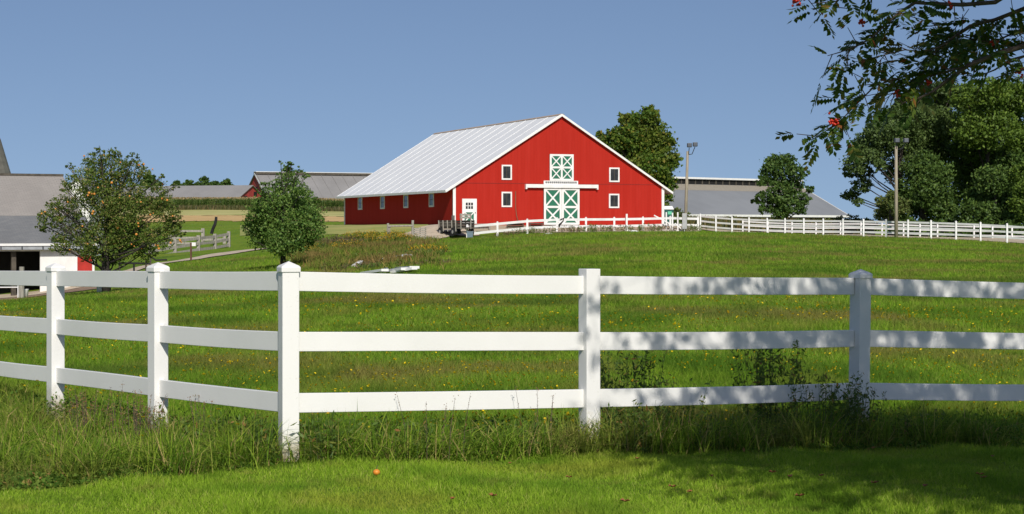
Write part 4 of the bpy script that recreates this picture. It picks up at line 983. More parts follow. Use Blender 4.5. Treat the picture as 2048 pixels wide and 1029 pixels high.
for i, (px, Y, h) in enumerate(br): weed(px, float(Y), h*.7, 1.3, 70, ['brown weeds tallest by the drive behind the round tree', 'brown weeds just right of the tallest patch', 'brown weeds left of the first goldenrod', 'low weeds right of the round tree', 'low weeds below the first goldenrod', 'low weeds above the white boards left', 'low weeds above the lone white board', 'low weeds right of the lone white board', 'weeds left of the white board heap', 'weeds between the board heap and lone board', 'weeds behind the round tree crown', 'weeds at the drive edge behind the round tree', 'weeds at the right end of the goldenrod', 'weeds right of the white board heap'][i], 'goldenrod', 'brownweed' if i < 3 or i in (6, 8, 12, 13) else 'weedgreen', 'weeds', 'weed_clump', 'weeds on the slope beside the drive', 240+i, plume=None, lw=.15, spread=.45, leafy=1.6, sw_=.006)
# weeds along the barn fence
for i, px in enumerate((1010, 1045, 1085, 1135, 1165, 1200, 1225, 1262, 1300, 1322, 1375, 1389)):
    x, Y = on_line(px, LA, LB); weed(px, Y-1.2-(i % 3)*.5, .55+.2*((i*7) % 3)/3, 1.1, 34, 'weed tuft %s under the barn fence' % ('in front of the left dark bench', 'in front of the middle bench', 'left of the green doors', 'below the green doors right leaf', 'right of the green doors', 'midway right of the doors', 'left of the footed post', 'right of the footed post', 'near the barn corner', 'just left of the uprights', 'below the left floodlight pole', 'at the fence corner')[i] if False else ('weeds along the white fence ' + ('left of the first bench', 'before the middle dark bench', 'left of the green doors', 'under the right green door', 'just right of the green doors', 'midway along the red wall', 'left of the footed post', 'right of the footed post', 'near the barn corner', 'left of the white uprights', 'below the left light pole', 'at its corner post')[i]), 'goldenrod', 'weedgreen' if i % 3 else 'brownweed', 'weeds', 'weed_clump', 'weeds at the foot of the barn fence', 300+i, plume=None, lw=.14, spread=.5, leafy=2., sw_=.005)

# corn
rng = np.random.default_rng(3)
n = 5200; cx = rng.uniform(gx(150, 350), gx(735, 350), n); row = rng.integers(0, 8, n); cy = 345+row*.9+rng.normal(0, .1, n); cz = HV(cx, cy); hh = rng.uniform(1.85, 2.25, n)
pos = []; siz = []
V = []; Q = []
for k in range(5):
    a = rng.uniform(0, 2*PI, n); zz = cz+hh*(.15+.17*k); ln = rng.uniform(.5, .85, n)
    p0 = np.c_[cx, cy, zz]; d = np.c_[np.cos(a), np.sin(a), np.full(n, .9)]; p1 = p0+d*ln[:, None]*.45; p2 = p1+np.c_[np.cos(a), np.sin(a), np.full(n, -.3)]*ln[:, None]*.45; sd = np.c_[-np.sin(a), np.cos(a), np.zeros(n)]*.06
    V.append(np.stack([p0, p1+sd, p2, p1-sd], 1).reshape(-1, 3))
a = rng.uniform(0, PI, n); sd = np.c_[np.cos(a), np.sin(a), np.zeros(n)]*.035
V.append(np.stack([np.c_[cx, cy, cz-.1]-sd, np.c_[cx, cy, cz-.1]+sd, np.c_[cx, cy, cz+hh]+sd*.5, np.c_[cx, cy, cz+hh]-sd*.5], 1).reshape(-1, 3))
V = np.concatenate(V); q = np.arange(len(V)).reshape(-1, 4)
corn = link('corn_field', fast_mesh('corn_field', V, None, q, leafmat('corn_leaves', [(0, (.06, .12, .02)), (.6, (.12, .20, .04)), (1, (.26, .28, .09))], .3)))
tag(corn, 'rows of green corn standing before the distant barns', 'corn', kind='stuff')
tv = np.c_[cx, cy, cz+hh+.12]; V, q = leaf_cards(tv, np.full(n, .34), np.array([0, 1., 0]), .35, rng)
tassel = link('corn_tassels', fast_mesh('corn_tassels', V, None, q, leafmat('tassel', [(0, (.30, .22, .10)), (1, (.40, .30, .15))], .2)), corn)
# low green margin at corn foot and by the livestock barn
def tufts(name, x, y, h, w, mat, lab, cat='grass', rng=RNG, lean=.5, parent=None, sub=0.):
    """blades: two-piece, tapering"""
    n = len(x); z = HV(x, y)-.01; a = rng.uniform(0, 2*PI, n); la = rng.uniform(0, 2*PI, n); lm = rng.random(n)*lean*h
    wd = np.c_[np.cos(a), np.sin(a), np.zeros(n)]*(w/2)[:, None]; ld = np.c_[np.cos(la), np.sin(la), np.zeros(n)]
    b = np.c_[x, y, z]; hz = np.sqrt(np.clip(1-(lm/np.maximum(h, 1e-6)/2.4)**2, .12, 1))*h
    def at_(t): return b+np.c_[np.zeros(n), np.zeros(n), hz*np.where(lm > h*.9, 1.9*t-.95*t*t*1.25, t)]+ld*(lm*t**1.8)[:, None]
    m = at_(.42); m2 = at_(.75); t = at_(1.)
    V = np.stack([b-wd, b+wd, m+wd*.85, m-wd*.85, m2+wd*.55, m2-wd*.55, t], 1).reshape(-1, 3); i = np.arange(n)*7
    me = fast_mesh(name, V, np.c_[i+5, i+4, i+6], np.r_[np.c_[i, i+1, i+2, i+3], np.c_[i+3, i+2, i+4, i+5]], mat)
    o = link(name, me, parent)
    return tag(o, lab, cat, kind='stuff')
rng = np.random.default_rng(21)
x = rng.uniform(gx(150, 342), gx(735, 342), 9000); y = rng.uniform(336, 344, 9000)
tufts('field_margin', x, y, rng.uniform(.4, 1.1, 9000), np.full(9000, .14), leafmat('margin_plants', [(0, (.05, .06, .02)), (.6, (.10, .10, .03)), (1, (.17, .12, .06))], .2), 'olive brown weeds along the foot of the corn', 'weeds', rng)
x = rng.uniform(gx(1330, 225), gx(1700, 225), 9000); y = rng.uniform(215, 250, 9000)
tufts('tall_weeds', x, y, rng.uniform(1.0, 2.1, 9000), np.full(9000, .16), leafmat('tall_weed_mass', [(0, (.06, .07, .02)), (.6, (.13, .13, .04)), (1, (.24, .16, .06))], .2), 'tall green and tan weeds below the livestock barn eave', 'weeds', rng)

# ------------------------------------------------------------------ grass
def inframe_x(n, y, margin=.6, rng=RNG): return rng.uniform(-1, 1, n)*(y*1024/F*1.04+margin)
NB = np.array(near)[:, :2]
def fence_y(x):
    """depth of the near fence line at x"""
    o = np.argsort(NB[:, 0]); return np.interp(x, NB[o, 0], NB[o, 1])
def lawn_edge(x):   # where mown lawn gives way to rough grass
    return np.interp(x, [-7, -3.34, -2.6, -1.54, -.5, .6, 2., 3.5, 7], [10.3, 11.75, 12.3, 13.0, 13.3, 13.75, 14.2, 14.8, 15.6])
gl = leafmat('lawn_blades', [(0, (.17, .30, .020)), (.45, (.29, .45, .033)), (.85, (.39, .56, .05)), (1, (.50, .50, .14))], .38, rough=.8, spec=.1, patch=[(1.3, .45, .66, (.13, .26, .018), .8), (.6, .55, .68, (.36, .36, .05), .6), (3.5, .58, .7, (.36, .30, .08), .4)])
gr_ = leafmat('rough_blades', [(0, (.09, .18, .016)), (.45, (.17, .29, .024)), (.80, (.29, .39, .04)), (.91, (.42, .37, .12)), (1, (.50, .35, .16))], .35, rough=.8, spec=.1, patch=[(1.1, .5, .66, (.27, .20, .07), .6), (2.2, .55, .7, (.07, .15, .012), .6)])
gfld = leafmat('field_blades', [(0, (.11, .21, .016)), (.45, (.185, .34, .024)), (.85, (.28, .43, .035)), (1, (.42, .36, .11))], .36, rough=.8, spec=.1,
    patch=[(.13, .5, .64, (.22, .34, .02), .6), (.17, .50, .60, (.27, .19, .07), .75), (.25, .48, .60, (.07, .16, .015), .75), (.7, .52, .66, (.25, .24, .05), .6), (1.6, .55, .68, (.07, .15, .015), .6)])
rng = np.random.default_rng(100)
n = 520000; y = rng.uniform(9.2, 15.6, n); x = inframe_x(n, y, 2.6, rng); k = (y < lawn_edge(x)+.12*np.sin(x*9)+.05*rng.normal(size=n)) & (rng.random(n) < 1.15-.03*(y-10)); x, y = x[k], y[k]; n = len(x)
tufts('lawn', x, y, rng.uniform(.03, .065, n)*(1+.35*np.sin(x*3.1+y*2.3)), rng.uniform(.003, .0055, n), gl, 'short mown lawn in front of the fence', 'lawn', rng, 1.3)
# rough grass: left corner region plus band along the fence
n = 470000; y = rng.uniform(10.0, 21.5, n); x = inframe_x(n, y, 2.6, rng); fy = fence_y(x)
le = lawn_edge(x); k = (y > le-.04+.1*np.sin(x*7.)) & (y < fy+np.where(x < -1.65, .75, .5)+.1*np.sin(x*5)); x, y, fy, le = x[k], y[k], fy[k], le[k]
dens = np.where(x < -1.7, .62, 1.); dens = dens*np.clip(.55+.7*np.sin(x*7.7+2*np.sin(y*5))*np.sin(y*8.1+x*3), .25, 1); k = rng.random(len(x)) < dens; x, y, fy, le = x[k], y[k], fy[k], le[k]; n = len(x)
prox = np.exp(-((y-fy)/.38)**2); edge = np.clip((y-le)/.35, .3, 1)
cl = .5+.5*np.sin(x*5.3+1.7*np.sin(y*4.1))*np.sin(y*6.1+x*1.9)
h = (.07+.14*prox*cl+.10*cl)*edge*rng.uniform(.5, 1.5, n)
tufts('rough_grass', x, y, h*1.05, rng.uniform(.004, .010, n), gr_, 'uncut rough grass along the fence foot', 'grass', rng, 2.3)
# arching tussock blades, dense bunches in front of the posts
tp = [(-2.0, 13.0), (-1.95, 13.2), (-2.5, 12.9), (-2.9, 12.9), (-3.3, 13.3), (-1.25, 13.25), (-.9, 13.3), (-.5, 13.45), (-.1, 13.6), (.25, 13.75), (.45, 13.95), (.85, 14.1), (1.1, 14.2), (1.35, 14.25), (1.8, 14.45), (2.3, 14.7), (2.6, 14.8), (3.0, 15.05), (3.5, 15.2), (3.9, 15.3), (-3.9, 14.2), (-3.4, 14.9), (-2.6, 14.2), (-4.3, 15.8), (-1.5, 13.6), (-2.2, 13.9), (-3.7, 12.9), (-4.4, 13.6), (-3.0, 12.5), (-2.35, 12.65)]
X = []; Y_ = []; Hh = []
for (a, b) in tp:
    k = 260; X.append(a+rng.normal(0, .11, k)); Y_.append(b+rng.normal(0, .09, k)); Hh.append(rng.uniform(.18, .42, k))
X = np.concatenate(X); Y_ = np.concatenate(Y_); Hh = np.concatenate(Hh)
tufts('tussock_grass', X, Y_, Hh, rng.uniform(.005, .010, len(X)), gr_, 'longer arching tussocks close to the fence posts', 'grass', rng, 2.2)
# field beyond the fence, thinning with distance
n = 800000; u = rng.random(n); y = 14.*(75/14.)**u; x = inframe_x(n, y, 3.2, rng); k = y > fence_y(x)+.25; x, y = x[k], y[k]; n = len(x)
sc_ = np.clip(y/20, 1, 4)
hh = rng.uniform(.06, .15, n)*(1+.5*np.clip(np.sin(x*1.1+2*np.sin(y*.5))*np.sin(y*.9), -.6, 1))
tufts('field_grass', x, y, hh, .0055*sc_*rng.uniform(.7, 1.2, n), gfld, 'long meadow grass on the field behind the fence', 'grass', rng, 1.6)
n = 230000; u = rng.random(n); y = 70.*(165/70.)**u; x = inframe_x(n, y, 2, rng)
px = x*F/y+1024; k = ~((y > 146) & (px < 1400)) & ~((y > 158) ) & ~((px < 330) & (y > 82)) & ~((px < 930) & (y > 100+(px-250)*.068-1) & (y > 98)) & ~((px > 1396) & (y > 161-(px-1396)*.037))
x, y = x[k], y[k]; n = len(x)
tufts('far_field_grass', x, y, rng.uniform(.08, .2, n), rng.uniform(.02, .035, n), gfld, 'distant meadow grass up to the hill crest', 'grass', rng, .9)
# broad leaved ground cover in the rough strip
rng = np.random.default_rng(700)
n = 130000; y = rng.uniform(11.4, 17.6, n); x = inframe_x(n, y, .8, rng); fy = fence_y(x); le = lawn_edge(x)
k = (y > le+.05) & (y < fy+np.where(x < -1.65, .7, .45)) & ((np.sin(x*4.1+1.3*np.sin(y*3.))*np.sin(y*5.3+x)+rng.normal(0, .35, n)) > .15); x, y, fy, le = x[k], y[k], fy[k], le[k]; n = len(x)
z = HV(x, y)+(.03+.24*np.exp(-((y-fy)/.35)**2)*rng.random(n))*np.clip((y-le)/.4, .3, 1)+.03*rng.random(n)
V, q = leaf_cards(np.c_[x, y, z], rng.uniform(.02, .05, n), np.array([0, -.3, 1.1]), .55, rng)
tag(link('ground_cover', fast_mesh('ground_cover', V, None, q, leafmat('clover_leaves', [(0, (.05, .11, .014)), (.6, (.11, .20, .025)), (.93, (.18, .24, .04)), (1, (.36, .17, .07))], .3, rough=.7, spec=.15))), 'clover and broad leaves among the rough grass', 'ground cover', kind='stuff')
rng = np.random.default_rng(710)
n = 60000; y = rng.uniform(60, 130, n); px_ = rng.uniform(560, 900, n); x = (px_-1024)*y/F
up_ = 455+3600*(1.73-HV(x, y))/y
k = (up_ > 476+np.clip((640-px_)*.1, 0, 30)) & (up_ < 540+6*np.sin(px_*.05)) & (rng.random(n) < np.clip((890-px_)/90, 0, 1)*np.clip((px_-560)/60, 0, 1)) & (np.sin(x*.9)*np.sin(y*.35+x*.3)+rng.normal(0, .5, n) > -.1); x, y = x[k], y[k]; n = len(x)
tufts('slope_weeds', x, y, rng.uniform(.15, .5, n), rng.uniform(.03, .06, n), leafmat('slope_weed_blades', [(0, (.09, .13, .02)), (.5, (.16, .20, .035)), (.8, (.26, .22, .06)), (1, (.34, .20, .07))], .3, rough=.8, spec=.1, patch=[(.12, .5, .62, (.24, .15, .06), .7), (.3, .52, .62, (.12, .22, .02), .6)]), 'coarse green and brown weeds on the slope', 'weeds', rng, 1.2)
# yellow flowers of the field
rng = np.random.default_rng(55)
n = 9000; u = rng.random(n); y = 14.6+(42-14.6)*u**1.5; x = inframe_x(n, y, .5, rng); k = (y > fence_y(x)+.3) & ((np.sin(x*.8+y*.45)+np.sin(x*.37-y*.8)+rng.normal(0, .7, n)) > -.3); x, y = x[k], y[k]; n = len(x)
z = HV(x, y)+rng.uniform(.08, .2, n)
V = []; Fq = []
seg = 6; rad = rng.uniform(.007, .015, n)*np.clip(y/22, 1, 1.5)
tilt = rng.normal(0, .5, (n, 2))
for s in range(seg):
    t = 2*PI*s/seg; dx = np.cos(t)*rad; dy = np.sin(t)*rad; V.append(np.c_[x+dx, y+dy, z+dx*tilt[:, 0]-dy*(.5+tilt[:, 1])*.8+.004])
V = np.stack(V, 1); c = np.c_[x, y, z-.008][:, None, :]; V = np.concatenate([V, c], 1).reshape(-1, 3); i = np.arange(n)*7
tr_ = np.concatenate([np.c_[i+6, i+s, i+(s+1) % seg] for s in range(seg)])
ym = leafmat('yellow_petals', [(0, (.80, .55, .01)), (.8, (.88, .66, .02)), (1, (.75, .38, .02))], .2)
tag(link('field_flowers', fast_mesh('field_flowers', V, tr_, None, ym)), 'scattered yellow meadow flowers behind the fence', 'flowers', kind='stuff')
# flowers on the camera side: single things
def flower(px, py, Y, lab, r=.017):
    x = gx(px, Y); g = H(x, Y); z = gz(py, Y); z = min(max(z, g+.05), g+.5)
    t = thing('yellow_flower', lab, 'flower', (x, Y, g), 'yellow flowers on the near side of the fence')
    MB().tube([(x+.02, Y+.01, g), (x, Y, z)], .002, 5).build('stem', Lf['weedgreen'], t)
    m = MB(); n = 12
    for k in range(n):
        a = 2*PI*k/n; b = a+PI/n*.8; c = a-PI/n*.8
        m.poly([(x, Y, z), (x+r*.7*math.cos(c), Y+r*.7*math.sin(c), z+.004-.4*r*math.sin(c)), (x+r*math.cos(a), Y+r*math.sin(a), z+.003-.5*r*math.sin(a)), (x+r*.7*math.cos(b), Y+r*.7*math.sin(b), z+.004-.4*r*math.sin(b))])
    m.build('flower_head', ym, t)
for px, py, Y, lab in [(98, 912, 12.6, 'yellow flower low at left, nearest to the camera'), (283, 872, 13.6, 'yellow flower in grass below the second post'), (475, 849, 13.4, 'yellow flower left of the corner post'), (437, 819, 13.8, 'yellow flower under the bottom rail left of corner'), (207, 782, 15.0, 'yellow flower under the rail between the left posts'), (148, 817, 14.6, 'left of two yellow flowers below the first bay'),
                    (177, 817, 14.6, 'right of two yellow flowers below the first bay'), (286, 835, 14.1, 'left of two yellow flowers by the second post base'), (322, 838, 14.1, 'right of two yellow flowers by the second post base'), (75, 762, 16.3, 'yellow flower under the rail left of the first post')]: flower(px, py, Y, lab)
# weeds at the near fence
plume_r, plume_s = .012, .012
nw = [((.98, 15.0), .80, .24, 44, 'dark bushy weed behind the rail, left one', 'weedgreen', .045), ((2.2, 15.4), .84, .26, 50, 'dark upright weed behind the rail middle bay', 'weedgreen', .045), ((1.35, 14.85), .55, .22, 26, 'dark weed right of the uncapped post behind the rail', 'weedgreen', .04),
      ((2.6, 15.0), .60, .3, 64, 'tangled dark weed against the shaded post', 'weedgreen', .04), ((2.85, 15.05), .50, .2, 40, 'dense weed at the shaded post foot', 'weedgreen', .04), ((1.0, 14.15), .38, .2, 26, 'leafy weed at the foot of the uncapped post', 'weedgreen', .05), ((1.5, 14.4), .3, .25, 30, 'low leafy weed between the two shaded posts', 'weedgreen', .05), ((3.4, 15.35), .3, .3, 30, 'low weed right of the shaded post', 'weedgreen', .05),
      ((-1.85, 13.15), .36, .12, 22, 'leafy weed at the left of the corner post foot', 'weedgreen', .045), ((-1.35, 13.25), .34, .18, 26, 'leafy weed at the right of the corner post foot', 'weedgreen', .05), ((-2.3, 13.95), .3, .25, 34, 'low weed under the rail left of the corner', 'weedgreen', .05), ((-.8, 13.55), .3, .3, 40, 'weed under the sunlit bottom rail, left', 'weedgreen', .05), ((.0, 13.85), .3, .3, 40, 'weed under the sunlit bottom rail, right', 'weedgreen', .05),
      ((-3.5, 14.9), .45, .25, 40, 'reddish dry weed stalks between the left posts', 'dryweed', .018), ((-3.05, 14.6), .40, .2, 34, 'reddish dry weed stalks near the second post', 'dryweed', .018), ((-2.85, 14.75), .3, .12, 20, 'dry weed at the second post foot', 'dryweed', .018), ((-2.45, 14.25), .42, .16, 14, 'thin seed stalks right of the second post', 'dryweed', .014), ((.2, 13.9), .5, .12, 6, 'thin seed stalk before the bottom rail', 'dryweed', .012), ((-.6, 13.5), .48, .3, 9, 'few thin stalks before the sunlit bottom rail', 'dryweed', .01)]
for i, (xy, h, r_, n, lab, mt, lw) in enumerate(nw): weed(0, 0, h, r_, n, lab, 'dryweed', mt, 'weed', 'weed', 'weeds along the near fence', 400+i, plume=(4 if mt == 'dryweed' else None), lw=lw, spread=.35, leafy=(.8 if mt == 'dryweed' else 1.6), xy=xy, sw_=.0022)
# fallen leaves and windfall on the lawn
rr = random.Random(77)
lm = leafmat('dead_leaf', [(0, (.28, .09, .03)), (1, (.34, .15, .05))], .2)
lm = simple('dead_leaf', (.34, .13, .045), .7, .25, 20.)
spots = [(1423, 963, 'curled orange-brown leaf in the sunlit lawn centre right'), (1580, 965, 'brown leaf left of the shaded lawn patch'), (1643, 962, 'small orange leaf at the shade edge'), (1345, 985, 'pair of dull brown leaves low in the lawn'), (1380, 996, 'brown leaf below the shade tip'), (1250, 1019, 'brown leaf at the bottom edge of the lawn'), (1600, 1006, 'brown leaf at the bottom right of sunlit lawn'), (1850, 984, 'dark leaf inside the lawn shade'), (1960, 950, 'curled leaf at the right side of the lawn'), (1985, 905, 'brown leaf near the weeds far right'), (1968, 958, 'dark leaf lying close to the curled one'), (1138, 966, 'small leaf in lawn centre'), (1020, 936, 'tiny leaf near the weeds below the rail'), (905, 1016, 'brown leaf bottom centre of the lawn'), (985, 1010, 'leaf at bottom centre right of the other'), (1750, 978, 'leaf in the middle of the lawn shade'), (1545, 955, 'leaf among the first shade'), (1275, 925, 'leaf close to the uncapped post')]
for i, (px, py, lab) in enumerate(spots):
    Y = EYE*F/(py-HOR); x = gx(px, Y); g = H(x, Y)+.045; a = rr.uniform(0, 6); s = rr.uniform(.022, .036); m = MB(); c, sn = math.cos(a), math.sin(a)
    out = [(-1, 0, .25), (-.5, .5, .6), (0, .35, .2), (.4, .62, .5), (1, 0, .35), (.45, -.55, .7), (0, -.4, .25), (-.5, -.6, .5)]
    pts = [(x+(p*c-q*sn)*s, Y+(p*sn+q*c)*s, g+w*s*.9) for p, q, w in out]
    m._add(pts+[(x, Y, g)], [(k, (k+1) % 8, 8) for k in range(8)]); tag(m.build('fallen_leaf', lm), lab, 'leaf', 'fallen leaves on the lawn')
Y = EYE*F/(963-HOR); x = gx(753, Y); g = H(x, Y)
wf = thing('windfall_apple', 'bright orange windfall apple lying on the mown lawn', 'apple', (x, Y, g+.03))
MB().blob((x, Y, g+.052), .025, 14, 9, 0, (1, 1, .85)).build('fruit', simple('orange_apple_skin', (.75, .27, .03), .45, .1, 30), wf, smooth=True)
MB().tube([(x, Y, g+.075), (x+.006, Y, g+.1)], .0022, 5).build('stalk', 'twig', wf)

# ------------------------------------------------------------------ rowan overhead
rng = np.random.default_rng(500); rr = random.Random(500)
TB = (5.6, 7.6); tg = H(*TB)
row = thing('rowan_tree', 'rowan tree with red berries reaching in from the top right', 'tree', (TB[0], TB[1], tg))
fork = np.array([5.1, 8.0, 2.5])
MB().tube([(TB[0], TB[1], tg-.2), (5.45, 7.7, 1.2), tuple(fork), (4.7, 8.3, 3.6), (4.4, 8.6, 4.8), (4.3, 8.8, 5.8)], [.2, .15, .13, .1, .06, .02], 12).build('trunk', 'bark', row, smooth=True)
branches = MB(); LP = []; LD = []     # compound leaf bases and directions
def add_branch(pts, r0, r1, leafy=0., n_per_m=26, start=.0, twig=.18):
    pts = [np.array(p, float) for p in pts]; n = len(pts); branches.tube(pts, [r0+(r1-r0)*i/(n-1) for i in range(n)], 6)
    if leafy <= 0: return
    for i in range(n-1):
        a, b = pts[i], pts[i+1]; L_ = np.linalg.norm(b-a); d = (b-a)/max(L_, 1e-6)
        for k in range(max(1, int(L_*n_per_m*leafy*.68))):
            t = rr.random(); 
            if (i+t)/(n-1) < start: continue
            p = a+(b-a)*t; e = np.array([rr.gauss(0, 1), rr.gauss(0, 1), rr.gauss(-.1, .7)]); e /= np.linalg.norm(e)
            e = e*.9+d*.5; e /= np.linalg.norm(e); tl = twig*rr.random()**1.5
            q = p+e*tl
            if tl > .05: branches.tube([p, q], [.003, .002], 4, False)
            LP.append(q); LD.append(e)
def BP(l, Y): return [P(px, py, Y+dy) for px, py, dy in l]
# visible sprays (photo outline) at about ten metres
add_branch([fork, (4.2, 8.8, 2.75)]+BP([(2100, 78, 0), (2048, 92, 0), (1985, 112, 0), (1935, 132, 0), (1900, 158, .1), (1862, 186, .1), (1830, 200, .1), (1806, 206, .1), (1792, 200, .1)], 9.8), .022, .002, 1.1, start=.3, twig=.12)
add_branch(BP([(1935, 132, 0), (1900, 142, .1), (1860, 152, .2), (1820, 150, .2), (1780, 162, .2), (1750, 172, .2), (1722, 200, .2), (1700, 222, .2), (1680, 244, .2), (1652, 262, .2), (1634, 276, .2)], 9.8), .007, .002, 3.6, twig=.17)
add_branch([(4.2, 8.8, 2.75)]+BP([(2110, -20, 0), (2048, 18, 0), (1990, 40, 0), (1940, 52, 0), (1900, 80, 0), (1868, 105, 0), (1842, 128, 0)], 10.2), .018, .002, 2.8, start=.3)
add_branch([(4.0, 8.9, 3.0)]+BP([(2060, -40, 0), (1990, 5, 0), (1925, 10, 0), (1870, 8, 0), (1830, 6, 0), (1800, 25, 0), (1770, 50, 0), (1745, 75, 0), (1715, 92, 0), (1680, 105, 0), (1655, 112, 0)], 10.), .016, .002, 2.4, start=.3, twig=.22)
add_branch(BP([(1925, 60, 0), (1890, 90, -.1), (1850, 105, -.1), (1810, 100, -.1), (1770, 110, -.1), (1745, 140, -.1)], 10.1), .006, .002, 3.0, twig=.24)
add_branch(BP([(1990, 40, .2), (1960, 70, .3), (1935, 90, .3), (1905, 100, .3), (1870, 120, .3), (1840, 150, .3), (1800, 178, .3), (1768, 200, .3)], 10.2), .006, .002, 3.0, twig=.24)
add_branch(BP([(2060, 110, 0), (2020, 120, 0), (1990, 140, .1), (1965, 150, .1), (1945, 142, .1)], 9.9), .007, .002, 2.4, twig=.22)
add_branch(BP([(2090, 130, 0), (2048, 140, 0), (2010, 150, 0), (1985, 158, 0)], 9.6), .006, .002, 3.2, twig=.16)
add_branch(BP([(2060, 60, 0), (2020, 70, 0), (1985, 85, 0), (1950, 80, 0), (1915, 70, 0), (1880, 55, 0), (1850, 40, 0)], 10.4), .006, .002, 3.4, twig=.24)
add_branch([(4.2, 8.9, 3.3)]+BP([(1900, -120, 0), (1780, -80, 0), (1700, -30, 0), (1672, 5, 0), (1665, 20, 0)], 9.9), .012, .002, 2.6, start=.4, twig=.22)
add_branch([(3.6, 9.2, 3.6)]+BP([(1800, -160, 0), (1680, -70, 0), (1612, -20, 0), (1600, 6, 0)], 10.), .012, .002, 2.6, start=.4, twig=.18)
vis_n = len(LP)
# crown above and beside the frame
rej = 0
def inside(p, m=6):
    if p[1] < .5: return False
    px = p[0]*F/p[1]+1024; py = HOR-(p[2]-EYE)*F/p[1]
    return -20-m < px < 2060+m and -14-m < py < 1060
CEN = np.array([4.9, 8.5, 4.5]); RAD = np.array([3.5, 3.9, 2.0])
for k in range(540):
    d = rng.normal(size=3); d /= np.linalg.norm(d); e = CEN+d*RAD*(.35+.65*rng.random()**.5)
    if e[2] < 2.3: continue
    b = np.array([4.6, 8.6, 3.4])+np.array([0, 0, min(2.2, max(-.6, (e[2]-4.2)*.7))]); mid = (b+e)/2+np.array([0, 0, .15])
    pts = [b, mid, e]
    if any(inside(q, 30) for q in (e, (e+mid)/2, mid)): continue
    n0 = len(LP); add_branch(pts, .014, .003, .85, 31, .45, .28)
    keep = [i for i in range(n0, len(LP)) if not inside(LP[i]+LD[i]*.1, 12)]
    LP[n0:] = [LP[i] for i in keep]; LD[n0:] = [LD[i] for i in keep]
branches.build('limbs', 'twig', row, smooth=True)
LP = np.array(LP); LD = np.array(LD)
_px = LP[:, 0]*F/LP[:, 1]+1024; _py = HOR-(LP[:, 2]-EYE)*F/LP[:, 1]
_k = ~((_px > 1850) & (_px < 2100) & (_py > 135+np.clip((1960-_px)*.3, 0, 30)) & (rng.random(len(LP)) < .85)); LP = LP[_k]; LD = LD[_k]; NL = len(LP)
print('rowan leaves', vis_n, NL)
side = np.cross(LD, np.array([0, 0, 1.])+rng.normal(0, .5, (NL, 3))); side /= np.linalg.norm(side, axis=1)[:, None]; nrm = np.cross(side, LD)
ln = rng.uniform(.10, .16, NL); VV = []
for j in range(13):
    pair = j//2; s = 1 if j % 2 else -1; t = (.25+.75*pair/6.)
    base = LP+LD*(ln*t)[:, None]+np.array([0, 0, -1])*(ln*t*t*.22)[:, None]
    if j == 12: dr = LD+np.array([0, 0, -.5]); 
    else: dr = side*s*.95+LD*.4+np.array([0, 0, -.35])
    dr = dr+rng.normal(0, .12, (NL, 3)); dr /= np.linalg.norm(dr, axis=1)[:, None]
    ll = (rng.uniform(.046, .066, NL)*(1-.25*abs(pair-3)/3))[:, None]; wv = np.cross(dr, nrm); wv /= np.linalg.norm(wv, axis=1)[:, None]+1e-9
    VV.append(np.stack([base, base+dr*ll*.45+wv*ll*.25, base+dr*ll, base+dr*ll*.45-wv*ll*.25], 1))
VV = np.stack(VV, 1).reshape(-1, 3)-ORG[row.name]
Lf['rowan'] = leafmat('rowan_leaves', [(0, (.03, .07, .012)), (.6, (.065, .12, .018)), (.88, (.15, .18, .03)), (.97, (.20, .12, .025)), (1, (.25, .06, .02))], .28, patch=[(2.6, .60, .70, (.17, .12, .03), .7)])
link('leaves', fast_mesh('leaves', VV, None, np.arange(len(VV)).reshape(-1, 4), Lf['rowan']), row)
M['berry'] = simple('red_berries', (.55, .03, .015), .35, .1, 30)
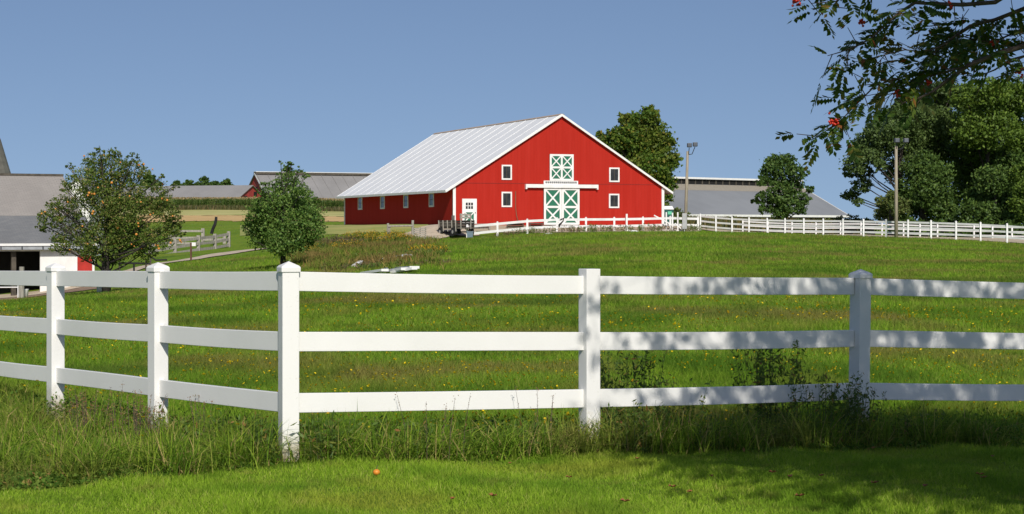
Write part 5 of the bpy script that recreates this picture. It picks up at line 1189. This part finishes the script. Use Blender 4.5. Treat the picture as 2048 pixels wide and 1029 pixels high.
for (px, py, Y, n, R) in [(1668, 243, 9.95, 26, .028), (1674, 248, 10, 14, .02), (1594, 2, 10., 22, .03), (1792, 186, 10., 10, .017), (1858, 168, 10., 8, .015), (1724, 45, 10, 12, .02), (1710, 205, 10, 12, .02), (1986, 86, 10.3, 12, .022), (2040, 142, 9.7, 18, .03), (1898, 12, 10, 10, .02)]:
    m = MB(); c = P(px, py, Y)
    for k in range(n): m.blob((c[0]+rr.gauss(0, R*.5), c[1]+rr.gauss(0, R*.5), c[2]+rr.gauss(0, R*.45)), .0075, 7, 5)
    m.build('berry_cluster', 'berry', row, smooth=True)

# ------------------------------------------------------------------ light, sky, camera
SE, SAZ = math.radians(37), math.radians(11)         # sun elevation; to the right of straight behind the camera
sd = Vector((math.sin(SAZ)*math.cos(SE), -math.cos(SAZ)*math.cos(SE), math.sin(SE)))
sun = bpy.data.lights.new('sun', 'SUN'); sun.energy = 4.3; sun.angle = math.radians(.53); sun.color = (1, .95, .87)
so = bpy.data.objects.new('sun', sun); COL.objects.link(so); so.rotation_euler = sd.to_track_quat('Z', 'Y').to_euler()
w = bpy.data.worlds.new('World'); scene.world = w; w.use_nodes = True; nt = w.node_tree; bg = nt.nodes['Background']
sky = nt.nodes.new('ShaderNodeTexSky'); sky.sky_type = 'NISHITA'; sky.sun_disc = False; sky.sun_elevation = SE
sky.sun_rotation = PI-SAZ; sky.air_density = 1.0; sky.dust_density = .8; sky.ozone_density = 3.0; sky.altitude = 100
tc = nt.nodes.new('ShaderNodeTexCoord'); va = nt.nodes.new('ShaderNodeVectorMath'); va.operation = 'ADD'; va.inputs[1].default_value = (0, 0, .14)
nt.links.new(tc.outputs['Generated'], va.inputs[0]); vn = nt.nodes.new('ShaderNodeVectorMath'); vn.operation = 'NORMALIZE'; nt.links.new(va.outputs[0], vn.inputs[0]); nt.links.new(vn.outputs[0], sky.inputs['Vector'])
nt.links.new(mixc(nt, 1.0, sky.outputs[0], (1.28, 1.22, 1.26), 'MULTIPLY'), bg.inputs[0]); bg.inputs[1].default_value = .068
cam = bpy.data.cameras.new('camera'); co = bpy.data.objects.new('camera', cam); COL.objects.link(co)
co.location = (0, 0, EYE); co.rotation_euler = (PI/2, 0, 0); cam.sensor_width = 36; cam.lens = F/2048*36; cam.shift_y = -(514.5-HOR)/2048; cam.clip_end = 4000; cam.clip_start = .1
scene.camera = co
scene.view_settings.view_transform = 'Standard'; scene.view_settings.look = 'None'; scene.view_settings.exposure = 0; scene.view_settings.gamma = 1
scene.cycles.max_bounces = 6; scene.cycles.transparent_max_bounces = 4
